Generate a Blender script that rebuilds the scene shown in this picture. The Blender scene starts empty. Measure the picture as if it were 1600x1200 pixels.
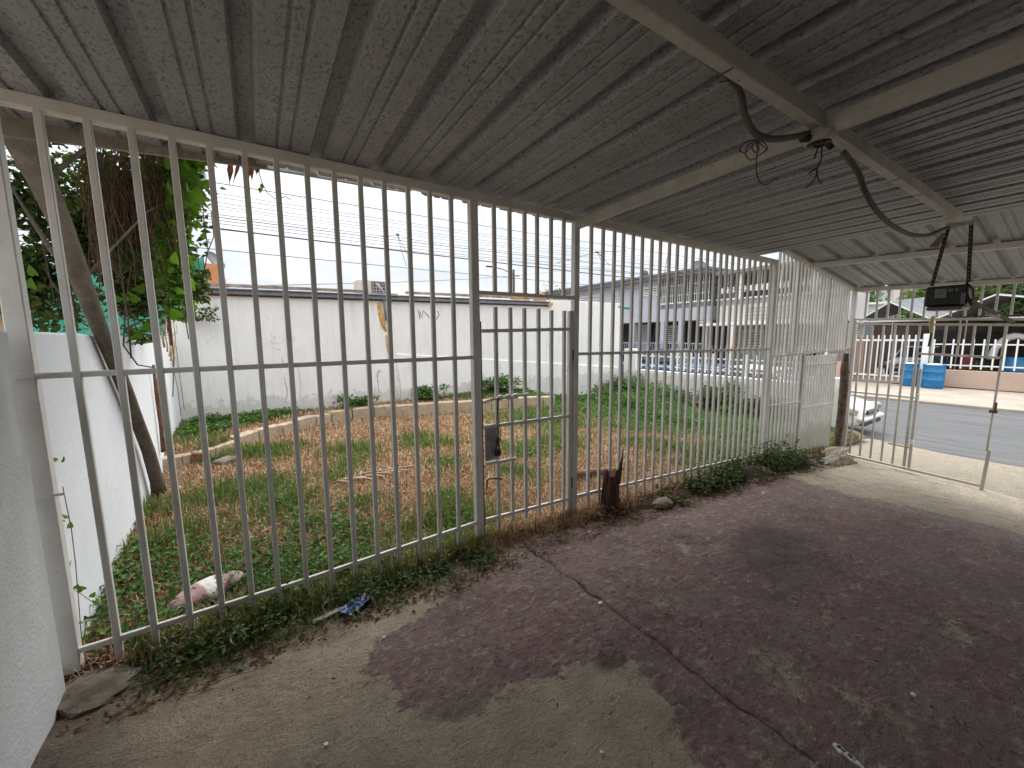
import bpy, math, random
import numpy as np
from mathutils import Vector, Matrix

SC = bpy.context.scene
COL = SC.collection
rng = np.random.default_rng(7)
random.seed(7)

# ------------------------------------------------------------------ camera
F_PX, PITCH, ROLL, YAW = 616.0, 0.1215, -0.0095, 0.5724
_cy, _sy, _cp, _sp = math.cos(YAW), math.sin(YAW), math.cos(PITCH), math.sin(PITCH)
FWD = np.array([_sy * _cp, _cy * _cp, -_sp]); _r0 = np.array([_cy, -_sy, 0.0]); _u0 = np.cross(_r0, FWD)
RT = math.cos(ROLL) * _r0 + math.sin(ROLL) * _u0; UP = -math.sin(ROLL) * _r0 + math.cos(ROLL) * _u0
EYE = np.array([0.0, 0.0, 1.5])
cam = bpy.data.cameras.new('camera'); camo = bpy.data.objects.new('camera', cam); COL.objects.link(camo)
cam.sensor_width = 36.0; cam.lens = F_PX / 1600 * 36.0; cam.clip_start = 0.02; cam.clip_end = 900
camo.matrix_world = Matrix(((RT[0], UP[0], -FWD[0], EYE[0]), (RT[1], UP[1], -FWD[1], EYE[1]), (RT[2], UP[2], -FWD[2], EYE[2]), (0, 0, 0, 1)))
SC.camera = camo

# ------------------------------------------------------------------ world, sun, exposure
SUN_EL, SUN_AZ = math.radians(56), math.radians(38)      # azimuth from +X towards +Y
world = bpy.data.worlds.new('World'); SC.world = world; world.use_nodes = True
wn, wl = world.node_tree.nodes, world.node_tree.links
wn.clear()
w_out = wn.new('ShaderNodeOutputWorld'); w_bg = wn.new('ShaderNodeBackground'); wl.new(w_bg.outputs[0], w_out.inputs[0])
w_sky = wn.new('ShaderNodeTexSky'); w_sky.sky_type = 'NISHITA'; w_sky.sun_disc = False
w_sky.sun_elevation = SUN_EL; w_sky.sun_rotation = math.radians(90) - SUN_AZ
w_sc = wn.new('ShaderNodeVectorMath'); w_sc.operation = 'SCALE'; w_sc.inputs['Scale'].default_value = 0.10
wl.new(w_sky.outputs[0], w_sc.inputs[0])
w_tc = wn.new('ShaderNodeTexCoord'); w_map = wn.new('ShaderNodeMapping'); w_map.inputs['Scale'].default_value = (1.6, 1.6, 4.0)
wl.new(w_tc.outputs['Generated'], w_map.inputs[0])
w_no = wn.new('ShaderNodeTexNoise'); w_no.inputs['Scale'].default_value = 2.6; w_no.inputs['Detail'].default_value = 7; w_no.inputs['Roughness'].default_value = 0.55
wl.new(w_map.outputs[0], w_no.inputs['Vector'])
w_cr = wn.new('ShaderNodeValToRGB'); w_cr.color_ramp.elements[0].position = 0.32; w_cr.color_ramp.elements[1].position = 0.60
w_cr.color_ramp.elements[0].color = (0.66, 0.72, 0.80, 1); w_cr.color_ramp.elements[1].color = (0.99, 0.99, 0.985, 1)
wl.new(w_no.outputs[0], w_cr.inputs[0])
# overcast sky: brighter towards the zenith (CIE overcast)
w_sep = wn.new('ShaderNodeSeparateXYZ'); wl.new(w_tc.outputs['Generated'], w_sep.inputs[0])
w_mr = wn.new('ShaderNodeMapRange'); w_mr.inputs['From Min'].default_value = 0.0; w_mr.inputs['From Max'].default_value = 1.0
w_mr.inputs['To Min'].default_value = 0.50; w_mr.inputs['To Max'].default_value = 2.6
w_pw = wn.new('ShaderNodeMath'); w_pw.operation = 'POWER'; w_pw.use_clamp = True; w_pw.inputs[1].default_value = 1.4; wl.new(w_sep.outputs['Z'], w_pw.inputs[0]); wl.new(w_pw.outputs[0], w_mr.inputs['Value'])
w_m2 = wn.new('ShaderNodeVectorMath'); w_m2.operation = 'SCALE'; wl.new(w_cr.outputs[0], w_m2.inputs[0]); wl.new(w_mr.outputs[0], w_m2.inputs['Scale'])
w_mix = wn.new('ShaderNodeMix'); w_mix.data_type = 'RGBA'; w_mix.inputs[0].default_value = 0.90
wl.new(w_sc.outputs[0], w_mix.inputs[6]); wl.new(w_m2.outputs[0], w_mix.inputs[7])
wl.new(w_mix.outputs[2], w_bg.inputs['Color']); w_bg.inputs['Strength'].default_value = 1.0
sun = bpy.data.lights.new('sun', 'SUN'); sun.energy = 1.1; sun.angle = math.radians(14); sun.color = (1.0, 0.965, 0.92)
suno = bpy.data.objects.new('sun', sun); COL.objects.link(suno)
_sd = Vector((math.cos(SUN_EL) * math.cos(SUN_AZ), math.cos(SUN_EL) * math.sin(SUN_AZ), math.sin(SUN_EL)))
suno.rotation_euler = _sd.to_track_quat('Z', 'Y').to_euler(); suno.location = _sd * 30
SC.view_settings.view_transform = 'Standard'; SC.view_settings.look = 'None'
SC.view_settings.exposure = 0.80; SC.view_settings.gamma = 1.0; SC.view_settings.use_curve_mapping = False
SC.cycles.max_bounces = 8; SC.cycles.diffuse_bounces = 6; SC.cycles.transparent_max_bounces = 12
SC.cycles.use_denoising = True

# ------------------------------------------------------------------ helpers
def S(px, py, x=None, y=None, z=None):
    """Survey: where the sight line through a photo point meets a real plane."""
    d = RT * (px - 800) / F_PX + UP * (600 - py) / F_PX + FWD
    t = (x - EYE[0]) / d[0] if x is not None else (y - EYE[1]) / d[1] if y is not None else (z - EYE[2]) / d[2]
    return EYE + d * t

def vnoise(x, y, seed=0):
    x = np.asarray(x, float); y = np.asarray(y, float)
    xi = np.floor(x).astype(np.int64); yi = np.floor(y).astype(np.int64); fx = x - xi; fy = y - yi
    fx = fx * fx * (3 - 2 * fx); fy = fy * fy * (3 - 2 * fy)
    def h(a, b):
        n = (a * 374761393 + b * 668265263 + seed * 974711) & 0x7fffffff
        n = ((n ^ (n >> 13)) * 1274126177) & 0x7fffffff
        return ((n ^ (n >> 16)) & 0xffff) / 65535.0
    return (h(xi, yi) * (1 - fx) + h(xi + 1, yi) * fx) * (1 - fy) + (h(xi, yi + 1) * (1 - fx) + h(xi + 1, yi + 1) * fx) * fy

def fbm(x, y, o=4, seed=0):
    s = 0; a = 0.5
    for k in range(o):
        s = s + a * (vnoise(np.asarray(x) * 2 ** k, np.asarray(y) * 2 ** k, seed + k * 17) - 0.5) * 2; a *= 0.5
    return s

def sstep(a, b, x):
    t = np.clip((np.asarray(x, float) - a) / (b - a), 0, 1); return t * t * (3 - 2 * t)

class MB:
    """collects shapes into ONE mesh"""
    def __init__(s): s.v = []; s.f = []; s.sm = []
    def add(s, vs, fs, smooth=False):
        n = len(s.v); s.v += [tuple(map(float, q)) for q in vs]; s.f += [tuple(i + n for i in q) for q in fs]; s.sm += [smooth] * len(fs)
    def box(s, lo, hi, c=0.0, M=None):
        x0, y0, z0 = lo; x1, y1, z1 = hi
        if c <= 0:
            vs = [(x0, y0, z0), (x1, y0, z0), (x1, y1, z0), (x0, y1, z0), (x0, y0, z1), (x1, y0, z1), (x1, y1, z1), (x0, y1, z1)]
            fs = [(3, 2, 1, 0), (4, 5, 6, 7), (0, 1, 5, 4), (1, 2, 6, 5), (2, 3, 7, 6), (3, 0, 4, 7)]
        else:
            def ring(z, k):
                return [(x0 + k, y0, z), (x1 - k, y0, z), (x1, y0 + k, z), (x1, y1 - k, z), (x1 - k, y1, z), (x0 + k, y1, z), (x0, y1 - k, z), (x0, y0 + k, z)]
            def inner(z): return [(x0 + 2 * c, y0 + c, z), (x1 - 2 * c, y0 + c, z), (x1 - c, y0 + 2 * c, z), (x1 - c, y1 - 2 * c, z), (x1 - 2 * c, y1 - c, z), (x0 + 2 * c, y1 - c, z), (x0 + c, y1 - 2 * c, z), (x0 + c, y0 + 2 * c, z)]
            vs = inner(z0) + ring(z0 + c, c) + ring(z1 - c, c) + inner(z1)
            fs = [tuple(range(7, -1, -1)), tuple(range(24, 32))]
            for r in range(3):
                for k in range(8):
                    a = r * 8 + k; b = r * 8 + (k + 1) % 8; fs.append((a, b, b + 8, a + 8))
        if M is not None: vs = [tuple(M @ Vector(q)) for q in vs]
        s.add(vs, fs); return s
    def beam(s, p0, p1, w, h, up=(0, 0, 1), c=0.0):
        p0 = Vector(p0); p1 = Vector(p1); d = p1 - p0; L = d.length; d.normalize(); upv = Vector(up)
        if abs(d.dot(upv)) > 0.98: upv = Vector((0, 1, 0))
        sd = d.cross(upv).normalized(); u = sd.cross(d)
        M = Matrix(((sd.x, d.x, u.x, p0.x), (sd.y, d.y, u.y, p0.y), (sd.z, d.z, u.z, p0.z), (0, 0, 0, 1)))
        return s.box((-w / 2, 0, -h / 2), (w / 2, L, h / 2), c, M)
    def tube(s, pts, r, n=8, caps=True, smooth=True, rough=0.0, seed=1):
        P = [Vector(q) for q in pts]; R = r if hasattr(r, '__len__') else [r] * len(P)
        rr = random.Random(seed); vs = []; fs = []; prev = None
        for i, p in enumerate(P):
            t = (P[min(i + 1, len(P) - 1)] - P[max(i - 1, 0)]).normalized()
            if prev is None:
                a = Vector((0, 0, 1)) if abs(t.z) < 0.9 else Vector((1, 0, 0)); u = t.cross(a).normalized()
            else: u = (prev - t * prev.dot(t)).normalized()
            prev = u; w = t.cross(u)
            for k in range(n):
                an = 2 * math.pi * k / n; q = R[i] * (1 + rough * (rr.random() - 0.5) * 2)
                vs.append(p + (u * math.cos(an) + w * math.sin(an)) * q)
        for i in range(len(P) - 1):
            for k in range(n):
                a = i * n + k; b = i * n + (k + 1) % n; fs.append((a, b, b + n, a + n))
        if caps: fs += [tuple(range(n - 1, -1, -1)), tuple(range((len(P) - 1) * n, len(P) * n))]
        s.add(vs, fs, smooth); return s
    def lathe(s, prof, c=(0, 0, 0), n=24, smooth=True):
        vs = []; fs = []
        for r, z in prof:
            for k in range(n):
                a = 2 * math.pi * k / n; vs.append((c[0] + r * math.cos(a), c[1] + r * math.sin(a), c[2] + z))
        for i in range(len(prof) - 1):
            for k in range(n):
                a = i * n + k; b = i * n + (k + 1) % n; fs.append((a, b, b + n, a + n))
        s.add(vs, fs, smooth); return s
    def build(s, name, m, parent=None, loc=None):
        me = bpy.data.meshes.new(name); me.from_pydata(s.v, [], s.f); me.update()
        me.polygons.foreach_set('use_smooth', s.sm)
        return link(name, me, m, parent, loc)

def link(name, me, m, parent=None, loc=None):
    o = bpy.data.objects.new(name, me); COL.objects.link(o)
    if m is not None and not me.materials: me.materials.append(m)
    if parent is not None: o.parent = parent
    if loc is not None: o.location = loc
    return o

def np_mesh(name, V, Fq, m, parent=None, smooth=False):
    """big mesh from numpy arrays; Fq is (n,k)"""
    V = np.asarray(V, np.float32); Fq = np.asarray(Fq, np.int32); k = Fq.shape[1]
    me = bpy.data.meshes.new(name); me.vertices.add(len(V)); me.vertices.foreach_set('co', V.ravel())
    me.loops.add(Fq.size); me.loops.foreach_set('vertex_index', Fq.ravel())
    me.polygons.add(len(Fq)); me.polygons.foreach_set('loop_start', np.arange(0, Fq.size, k, dtype=np.int32))
    me.polygons.foreach_set('loop_total', np.full(len(Fq), k, np.int32))
    me.polygons.foreach_set('use_smooth', np.full(len(Fq), smooth)); me.update(calc_edges=True); me.validate()
    return link(name, me, m, parent)

def tag(o, label=None, cat=None, group=None, kind=None):
    if label: o['label'] = label
    if cat: o['category'] = cat
    if group: o['group'] = group
    if kind: o['kind'] = kind
    return o

def thing(name, label, cat, loc=(0, 0, 0), group=None, rz=0):
    o = bpy.data.objects.new(name, None); COL.objects.link(o); o.location = loc; o.rotation_euler = (0, 0, rz)
    o.empty_display_size = 0.1
    return tag(o, label, cat, group)

def copy_tree(o, parent=None):
    c = o.copy(); COL.objects.link(c)
    if parent is not None: c.parent = parent
    for ch in list(o.children): copy_tree(ch, c)
    return c

# ------------------------------------------------------------------ materials
def new_mat(name):
    m = bpy.data.materials.new(name); m.use_nodes = True; nt = m.node_tree; nt.nodes.clear()
    out = nt.nodes.new('ShaderNodeOutputMaterial'); b = nt.nodes.new('ShaderNodeBsdfPrincipled'); nt.links.new(b.outputs[0], out.inputs[0])
    return m, nt, b, out
def N(nt, t, **kw):
    n = nt.nodes.new(t)
    for k, v in kw.items(): setattr(n, k, v)
    return n
def noise(nt, vec, scale, detail=4, rough=0.6, dist=0.0):
    n = N(nt, 'ShaderNodeTexNoise'); n.inputs['Scale'].default_value = scale; n.inputs['Detail'].default_value = detail
    n.inputs['Roughness'].default_value = rough; n.inputs['Distortion'].default_value = dist; nt.links.new(vec, n.inputs['Vector']); return n.outputs[0]
def ramp(nt, fac, stops):
    r = N(nt, 'ShaderNodeValToRGB'); e = r.color_ramp.elements
    while len(e) < len(stops): e.new(0.5)
    for q, (p, c) in zip(e, stops): q.position = p; q.color = (c[0], c[1], c[2], 1) if hasattr(c, '__len__') else (c, c, c, 1)
    nt.links.new(fac, r.inputs[0]); return r.outputs[0]
def mixc(nt, fac, a, b, blend='MIX'):
    m = N(nt, 'ShaderNodeMix', data_type='RGBA', blend_type=blend)
    for i, v in ((0, fac), (6, a), (7, b)):
        if hasattr(v, 'is_output') or isinstance(v, bpy.types.NodeSocket): nt.links.new(v, m.inputs[i])
        elif i == 0: m.inputs[0].default_value = v
        else: m.inputs[i].default_value = (v[0], v[1], v[2], 1)
    return m.outputs[2]
def math_(nt, op, a, b=0.0, clamp=False):
    m = N(nt, 'ShaderNodeMath', operation=op); m.use_clamp = clamp
    for i, v in ((0, a), (1, b)):
        if isinstance(v, bpy.types.NodeSocket): nt.links.new(v, m.inputs[i])
        else: m.inputs[i].default_value = v
    return m.outputs[0]
def bump(nt, b, height, strength=0.3, dist=0.01):
    n = N(nt, 'ShaderNodeBump'); n.inputs['Strength'].default_value = strength; n.inputs['Distance'].default_value = dist
    nt.links.new(height, n.inputs['Height']); nt.links.new(n.outputs[0], b.inputs['Normal'])
def pos(nt, scale=None):
    g = N(nt, 'ShaderNodeNewGeometry').outputs['Position']
    if scale:
        mp = N(nt, 'ShaderNodeMapping'); mp.inputs['Scale'].default_value = scale; nt.links.new(g, mp.inputs[0]); return mp.outputs[0]
    return g

_plain = {}
def plain(name, c, rough=0.7, metal=0.0, var=0.18, scale=6.0, bmp=0.15, bs=60.0, dirt=None, dirt_amt=0.5, spec=0.5):
    """painted / plain surface with mottling, fine relief and optional dirt spots"""
    if name in _plain: return _plain[name]
    m, nt, b, out = new_mat(name); p = pos(nt)
    n1 = noise(nt, p, scale, 5, 0.62)
    dk = tuple(q * (1 - var) for q in c); lt = tuple(min(1, q * (1 + var * 0.6)) for q in c)
    col = ramp(nt, n1, [(0.32, dk), (0.68, lt)])
    n2 = noise(nt, p, scale * 7, 3, 0.6)
    if dirt:
        msk = ramp(nt, n2, [(0.60 - 0.12 * dirt_amt, 0.0), (0.72, 1.0)])
        msk = math_(nt, 'MULTIPLY', msk, ramp(nt, n1, [(0.4, 0.15), (0.62, 1.0)]))
        col = mixc(nt, math_(nt, 'MULTIPLY', msk, dirt_amt), col, dirt)
    nt.links.new(col, b.inputs['Base Color']); b.inputs['Roughness'].default_value = rough; b.inputs['Metallic'].default_value = metal
    b.inputs['Specular IOR Level'].default_value = spec
    bump(nt, b, noise(nt, p, bs, 4, 0.65), bmp, 0.004)
    _plain[name] = m; return m

def leaf_mat(name, stops, trans=0.35, rough=0.55):
    m, nt, b, out = new_mat(name); g = N(nt, 'ShaderNodeNewGeometry')
    n = noise(nt, g.outputs['Position'], 3.0, 3, 0.6)
    f = math_(nt, 'ADD', math_(nt, 'MULTIPLY', g.outputs['Random Per Island'], 0.65), math_(nt, 'MULTIPLY', n, 0.38))
    col = ramp(nt, f, stops); nt.links.new(col, b.inputs['Base Color']); b.inputs['Roughness'].default_value = rough; b.inputs['Specular IOR Level'].default_value = 0.3
    t = N(nt, 'ShaderNodeBsdfTranslucent'); nt.links.new(mixc(nt, 1.0, col, (1.0, 1.0, 0.55), 'MULTIPLY'), t.inputs[0])
    mx = N(nt, 'ShaderNodeMixShader'); mx.inputs[0].default_value = trans; nt.links.new(b.outputs[0], mx.inputs[1]); nt.links.new(t.outputs[0], mx.inputs[2]); nt.links.new(mx.outputs[0], out.inputs[0])
    return m

def m_bar():
    m, nt, b, out = new_mat('white_bar_paint'); p = pos(nt)
    n1 = noise(nt, p, 5, 5); n2 = noise(nt, p, 55, 4, 0.7); n3 = noise(nt, p, 22, 5, 0.7)
    col = ramp(nt, n1, [(0.3, (0.56, 0.54, 0.50)), (0.7, (0.70, 0.685, 0.655))])
    col = mixc(nt, ramp(nt, n2, [(0.62, 0.0), (0.76, 0.55)]), col, (0.34, 0.30, 0.26))
    col = mixc(nt, ramp(nt, n3, [(0.69, 0.0), (0.73, 0.85)]), col, (0.17, 0.08, 0.045))
    sep = N(nt, 'ShaderNodeSeparateXYZ'); nt.links.new(p, sep.inputs[0])
    low = ramp(nt, math_(nt, 'ADD', sep.outputs['Z'], math_(nt, 'MULTIPLY', n3, 0.25)), [(0.12, 0.5), (0.34, 0.0)])
    col = mixc(nt, low, col, (0.30, 0.25, 0.19))
    nt.links.new(col, b.inputs['Base Color']); b.inputs['Roughness'].default_value = 0.48
    bump(nt, b, noise(nt, p, 90, 4), 0.22, 0.003); return m
MBAR = m_bar()

def m_roof():
    m, nt, b, out = new_mat('galvanized_roof_sheet'); g = N(nt, 'ShaderNodeNewGeometry').outputs['Position']
    mp = N(nt, 'ShaderNodeMapping'); mp.inputs['Scale'].default_value = (1.0, 0.62, 1.0); mp.inputs['Rotation'].default_value = (0, 0, 0.5); nt.links.new(g, mp.inputs[0]); p = mp.outputs[0]
    n1 = noise(nt, g, 1.6, 5, 0.6); n2 = noise(nt, p, 88, 4, 0.72); n3 = noise(nt, g, 11, 6, 0.7)
    col = ramp(nt, n1, [(0.3, (0.255, 0.262, 0.272)), (0.7, (0.36, 0.368, 0.380))])
    spots = math_(nt, 'MULTIPLY', ramp(nt, n2, [(0.525, 0.0), (0.585, 1.0)]), ramp(nt, n3, [(0.38, 0.25), (0.56, 1.0)]))
    col = mixc(nt, math_(nt, 'MULTIPLY', spots, 0.75), col, (0.07, 0.062, 0.055))
    col = mixc(nt, ramp(nt, n3, [(0.56, 0.0), (0.72, 0.35)]), col, (0.38, 0.365, 0.35))
    nt.links.new(col, b.inputs['Base Color']); b.inputs['Metallic'].default_value = 0.25; b.inputs['Roughness'].default_value = 0.52
    bump(nt, b, n2, 0.25, 0.002); return m
MROOF = m_roof()

def m_floor(name, with_paint=True):
    m, nt, b, out = new_mat(name); p = pos(nt); sepn = N(nt, 'ShaderNodeSeparateXYZ'); nt.links.new(p, sepn.inputs[0])
    strk = N(nt, 'ShaderNodeMapping'); strk.inputs['Scale'].default_value = (0.9, 1.7, 1); strk.inputs['Rotation'].default_value = (0, 0, 0.35); nt.links.new(p, strk.inputs[0]); sv = strk.outputs[0]
    big = noise(nt, p, 0.9, 6, 0.62); med = noise(nt, p, 6, 7, 0.72); fine = noise(nt, p, 48, 5, 0.75); grit = noise(nt, p, 170, 3, 0.7); blot = noise(nt, p, 2.3, 7, 0.7)
    s1 = noise(nt, sv, 7, 9, 0.74, 0.5); s2 = noise(nt, sv, 26, 7, 0.75, 0.4)
    conc = ramp(nt, med, [(0.28, (0.279, 0.242, 0.193)), (0.5, (0.422, 0.374, 0.306)), (0.75, (0.571, 0.517, 0.435))])
    conc = mixc(nt, ramp(nt, grit, [(0.52, 0.0), (0.64, 0.8)]), conc, (0.150, 0.122, 0.102))
    conc = mixc(nt, ramp(nt, fine, [(0.58, 0.0), (0.70, 0.55)]), conc, (0.620, 0.598, 0.510))
    conc = mixc(nt, ramp(nt, noise(nt, p, 24, 6, 0.75), [(0.55, 0.0), (0.64, 0.7)]), conc, (0.190, 0.156, 0.122))
    conc = mixc(nt, 1.0, conc, (1.0, 0.955, 0.89), 'MULTIPLY')
    fin = conc; h = math_(nt, 'ADD', fine, math_(nt, 'MULTIPLY', grit, 0.45)); h = math_(nt, 'ADD', h, math_(nt, 'MULTIPLY', s2, 1.5)); h = math_(nt, 'ADD', h, math_(nt, 'MULTIPLY', s1, 3.2)); h = math_(nt, 'ADD', h, math_(nt, 'MULTIPLY', noise(nt, p, 20, 6, 0.7), 1.5))
    if with_paint:
        a = N(nt, 'ShaderNodeAttribute', attribute_name='paint').outputs['Fac']
        st = N(nt, 'ShaderNodeAttribute', attribute_name='stain').outputs['Fac']
        f = math_(nt, 'ADD', a, math_(nt, 'MULTIPLY', math_(nt, 'SUBTRACT', noise(nt, p, 9, 9, 0.75), 0.5), 0.75))
        f = math_(nt, 'ADD', f, math_(nt, 'MULTIPLY', math_(nt, 'SUBTRACT', s2, 0.5), 0.35))
        msk = ramp(nt, f, [(0.475, 0.0), (0.525, 1.0)])
        pt = ramp(nt, med, [(0.25, (0.160, 0.088, 0.090)), (0.5, (0.232, 0.142, 0.141)), (0.78, (0.32, 0.215, 0.205))])
        pt = mixc(nt, ramp(nt, blot, [(0.47, 0.0), (0.60, 0.8)]), pt, (0.235, 0.185, 0.165))
        pt = mixc(nt, ramp(nt, noise(nt, p, 1.7, 8, 0.72), [(0.54, 0.0), (0.64, 0.75)]), pt, (0.12, 0.092, 0.088))
        pt = mixc(nt, ramp(nt, s1, [(0.52, 0.0), (0.62, 0.6)]), pt, (0.143, 0.120, 0.112))
        pt = mixc(nt, ramp(nt, noise(nt, sv, 14, 8, 0.76, 0.4), [(0.53, 0.0), (0.62, 0.65)]), pt, (0.449, 0.367, 0.340))
        pt = mixc(nt, ramp(nt, noise(nt, p, 4.3, 9, 0.78, 0.3), [(0.585, 0.0), (0.625, 0.85)]), pt, mixc(nt, 0.5, conc, (0.286, 0.238, 0.177)))
        pt = mixc(nt, ramp(nt, fine, [(0.58, 0.0), (0.72, 0.6)]), pt, (0.462, 0.367, 0.347))
        pt = mixc(nt, ramp(nt, s2, [(0.545, 0.0), (0.60, 0.85)]), pt, (0.082, 0.061, 0.058))  # dark streaks paint dent shading into the colour, beyond what bump gives
        pt = mixc(nt, ramp(nt, grit, [(0.54, 0.0), (0.66, 0.65)]), pt, (0.095, 0.068, 0.068))
        vr = N(nt, 'ShaderNodeTexVoronoi', feature='DISTANCE_TO_EDGE'); vr.inputs['Scale'].default_value = 1.5
        vd = N(nt, 'ShaderNodeVectorMath', operation='ADD'); vz = N(nt, 'ShaderNodeTexNoise'); vz.inputs['Scale'].default_value = 4.0; vz.inputs['Detail'].default_value = 8; vz.inputs['Roughness'].default_value = 0.7
        nt.links.new(p, vz.inputs['Vector']); nt.links.new(p, vd.inputs[0]); nt.links.new(vz.outputs['Color'], vd.inputs[1]); nt.links.new(vd.outputs[0], vr.inputs['Vector'])
        hc = math_(nt, 'MULTIPLY', ramp(nt, vr.outputs['Distance'], [(0.0, 1.0), (0.010, 0.0)]), ramp(nt, noise(nt, p, 1.3, 4), [(0.50, 0.0), (0.56, 1.0)]))
        fin = mixc(nt, msk, conc, pt); fin = mixc(nt, math_(nt, 'MULTIPLY', hc, 0.8), fin, (0.05, 0.04, 0.035)); h = math_(nt, 'SUBTRACT', h, math_(nt, 'MULTIPLY', hc, 2.0))
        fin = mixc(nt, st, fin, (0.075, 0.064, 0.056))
        h = math_(nt, 'ADD', h, math_(nt, 'MULTIPLY', msk, 0.8))
    fin = mixc(nt, ramp(nt, big, [(0.35, 0.0), (0.7, 0.22)]), fin, (0.177, 0.150, 0.129))
    # bare worn concrete is paler towards the street
    pale_x = ramp(nt, math_(nt, 'ADD', math_(nt, 'MULTIPLY', sepn.outputs['X'], 0.1), math_(nt, 'MULTIPLY', med, 0.16)), [(0.55, 0.0), (0.74, 1.0)])
    fin = mixc(nt, math_(nt, 'MULTIPLY', pale_x, 0.5), fin, mixc(nt, 0.5, conc, (0.620, 0.592, 0.476)))
    fin = mixc(nt, 1.0, fin, (1.0, 0.965, 0.935), 'MULTIPLY'); gv = N(nt, 'ShaderNodeVectorMath', operation='SCALE'); gv.inputs['Scale'].default_value = 1.84 if with_paint else 1.22; nt.links.new(fin, gv.inputs[0]); fin = gv.outputs[0]
    nt.links.new(fin, b.inputs['Base Color']); b.inputs['Roughness'].default_value = 0.74
    nt.links.new(ramp(nt, med, [(0.3, 0.66), (0.7, 0.9)]), b.inputs['Roughness']); b.inputs['Specular IOR Level'].default_value = 0.35
    bump(nt, b, h, 1.0, 0.03); return m

def m_stucco(name, c, stain=(0.45, 0.40, 0.33), amt=0.35, cracks=True):
    m, nt, b, out = new_mat(name); p = pos(nt)
    n1 = noise(nt, p, 1.3, 6, 0.6); n2 = noise(nt, p, 9, 6, 0.7); n3 = noise(nt, p, 70, 4, 0.7)
    col = ramp(nt, n1, [(0.3, tuple(q * 0.90 for q in c)), (0.7, c)])
    col = mixc(nt, math_(nt, 'MULTIPLY', ramp(nt, n2, [(0.56, 0.0), (0.78, 1.0)]), amt * 0.75), col, stain)
    stv = N(nt, 'ShaderNodeMapping'); stv.inputs['Scale'].default_value = (5.0, 5.0, 0.35); nt.links.new(p, stv.inputs[0])
    col = mixc(nt, math_(nt, 'MULTIPLY', ramp(nt, noise(nt, stv.outputs[0], 1.6, 7, 0.7), [(0.50, 0.0), (0.72, 1.0)]), 0.30 * (1 if amt > 0.25 else 0.6)), col, (0.40, 0.37, 0.33))
    sz_ = N(nt, 'ShaderNodeSeparateXYZ'); nt.links.new(p, sz_.inputs[0])
    damp = ramp(nt, math_(nt, 'SUBTRACT', math_(nt, 'MULTIPLY', sz_.outputs['Z'], 1.0), math_(nt, 'MULTIPLY', n2, 0.75)), [(-0.30, 0.6), (-0.16, 0.3), (-0.02, 0.0)])
    col = mixc(nt, math_(nt, 'MULTIPLY', damp, 0.6 if cracks else 0.0), col, (0.33, 0.29, 0.22))
    h = math_(nt, 'ADD', math_(nt, 'MULTIPLY', n2, 0.8), math_(nt, 'MULTIPLY', n3, 0.5))
    if cracks:
        v = N(nt, 'ShaderNodeTexVoronoi', feature='DISTANCE_TO_EDGE'); v.inputs['Scale'].default_value = 0.9
        d = N(nt, 'ShaderNodeVectorMath', operation='ADD'); nz = N(nt, 'ShaderNodeTexNoise'); nz.inputs['Scale'].default_value = 3.5; nz.inputs['Detail'].default_value = 6
        nt.links.new(p, nz.inputs['Vector']); nt.links.new(p, d.inputs[0]); nt.links.new(nz.outputs['Color'], d.inputs[1]); nt.links.new(d.outputs[0], v.inputs['Vector'])
        ck = math_(nt, 'MULTIPLY', ramp(nt, v.outputs['Distance'], [(0.0, 1.0), (0.012, 0.0)]), ramp(nt, noise(nt, p, 1.1, 3), [(0.56, 0.0), (0.62, 1.0)]))
        col = mixc(nt, math_(nt, 'MULTIPLY', ck, 0.45), col, (0.30, 0.26, 0.22)); h = math_(nt, 'SUBTRACT', h, ck)
        chip = ramp(nt, noise(nt, p, 5.0, 7, 0.75), [(0.70, 0.0), (0.72, 1.0)])
        col = mixc(nt, math_(nt, 'MULTIPLY', chip, 0.5), col, (0.42, 0.36, 0.28))
    nt.links.new(col, b.inputs['Base Color']); b.inputs['Roughness'].default_value = 0.85
    bump(nt, b, h, 0.35, 0.02); return m

MFLOOR = m_floor('worn_concrete_floor'); MPAVE = m_floor('bare_pavement_concrete', False)
MWALL = m_stucco('white_stucco', (0.80, 0.795, 0.78)); MWALL2 = m_stucco('cool_white_stucco', (0.78, 0.80, 0.82), amt=0.2, cracks=False)
MFARW = m_stucco('far_white_stucco', (0.84, 0.82, 0.80), (0.5, 0.42, 0.33), 0.3)
MGREY = plain('grey_house_paint', (0.44, 0.46, 0.51), 0.8, var=0.08, scale=1)
MDARK = plain('dark_recess', (0.035, 0.033, 0.035), 0.8, var=0.4, scale=3)
MCREAM = plain('cream_house_paint', (0.62, 0.585, 0.55), 0.85, var=0.1, scale=1.5)
MPINK = plain('pink_house_paint', (0.55, 0.36, 0.29), 0.85, var=0.1, scale=1.5)
MWHITE = plain('clean_white_paint', (0.80, 0.80, 0.79), 0.55, var=0.06, scale=4)
MGLASS = plain('dark_window_glass', (0.05, 0.065, 0.08), 0.12, var=0.3, scale=2, bmp=0.0)
MRUST = plain('rusty_steel', (0.16, 0.075, 0.042), 0.85, var=0.5, scale=25, dirt=(0.30, 0.17, 0.09), dirt_amt=0.9)
MWOOD = plain('old_wood', (0.19, 0.12, 0.075), 0.9, var=0.5, scale=18, bmp=0.6, bs=90)
MBROWN = plain('shaded_brown_wall', (0.10, 0.066, 0.060), 0.85, var=0.25, scale=2)  # brown lowered so the shade under the canopies is in the colour

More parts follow.
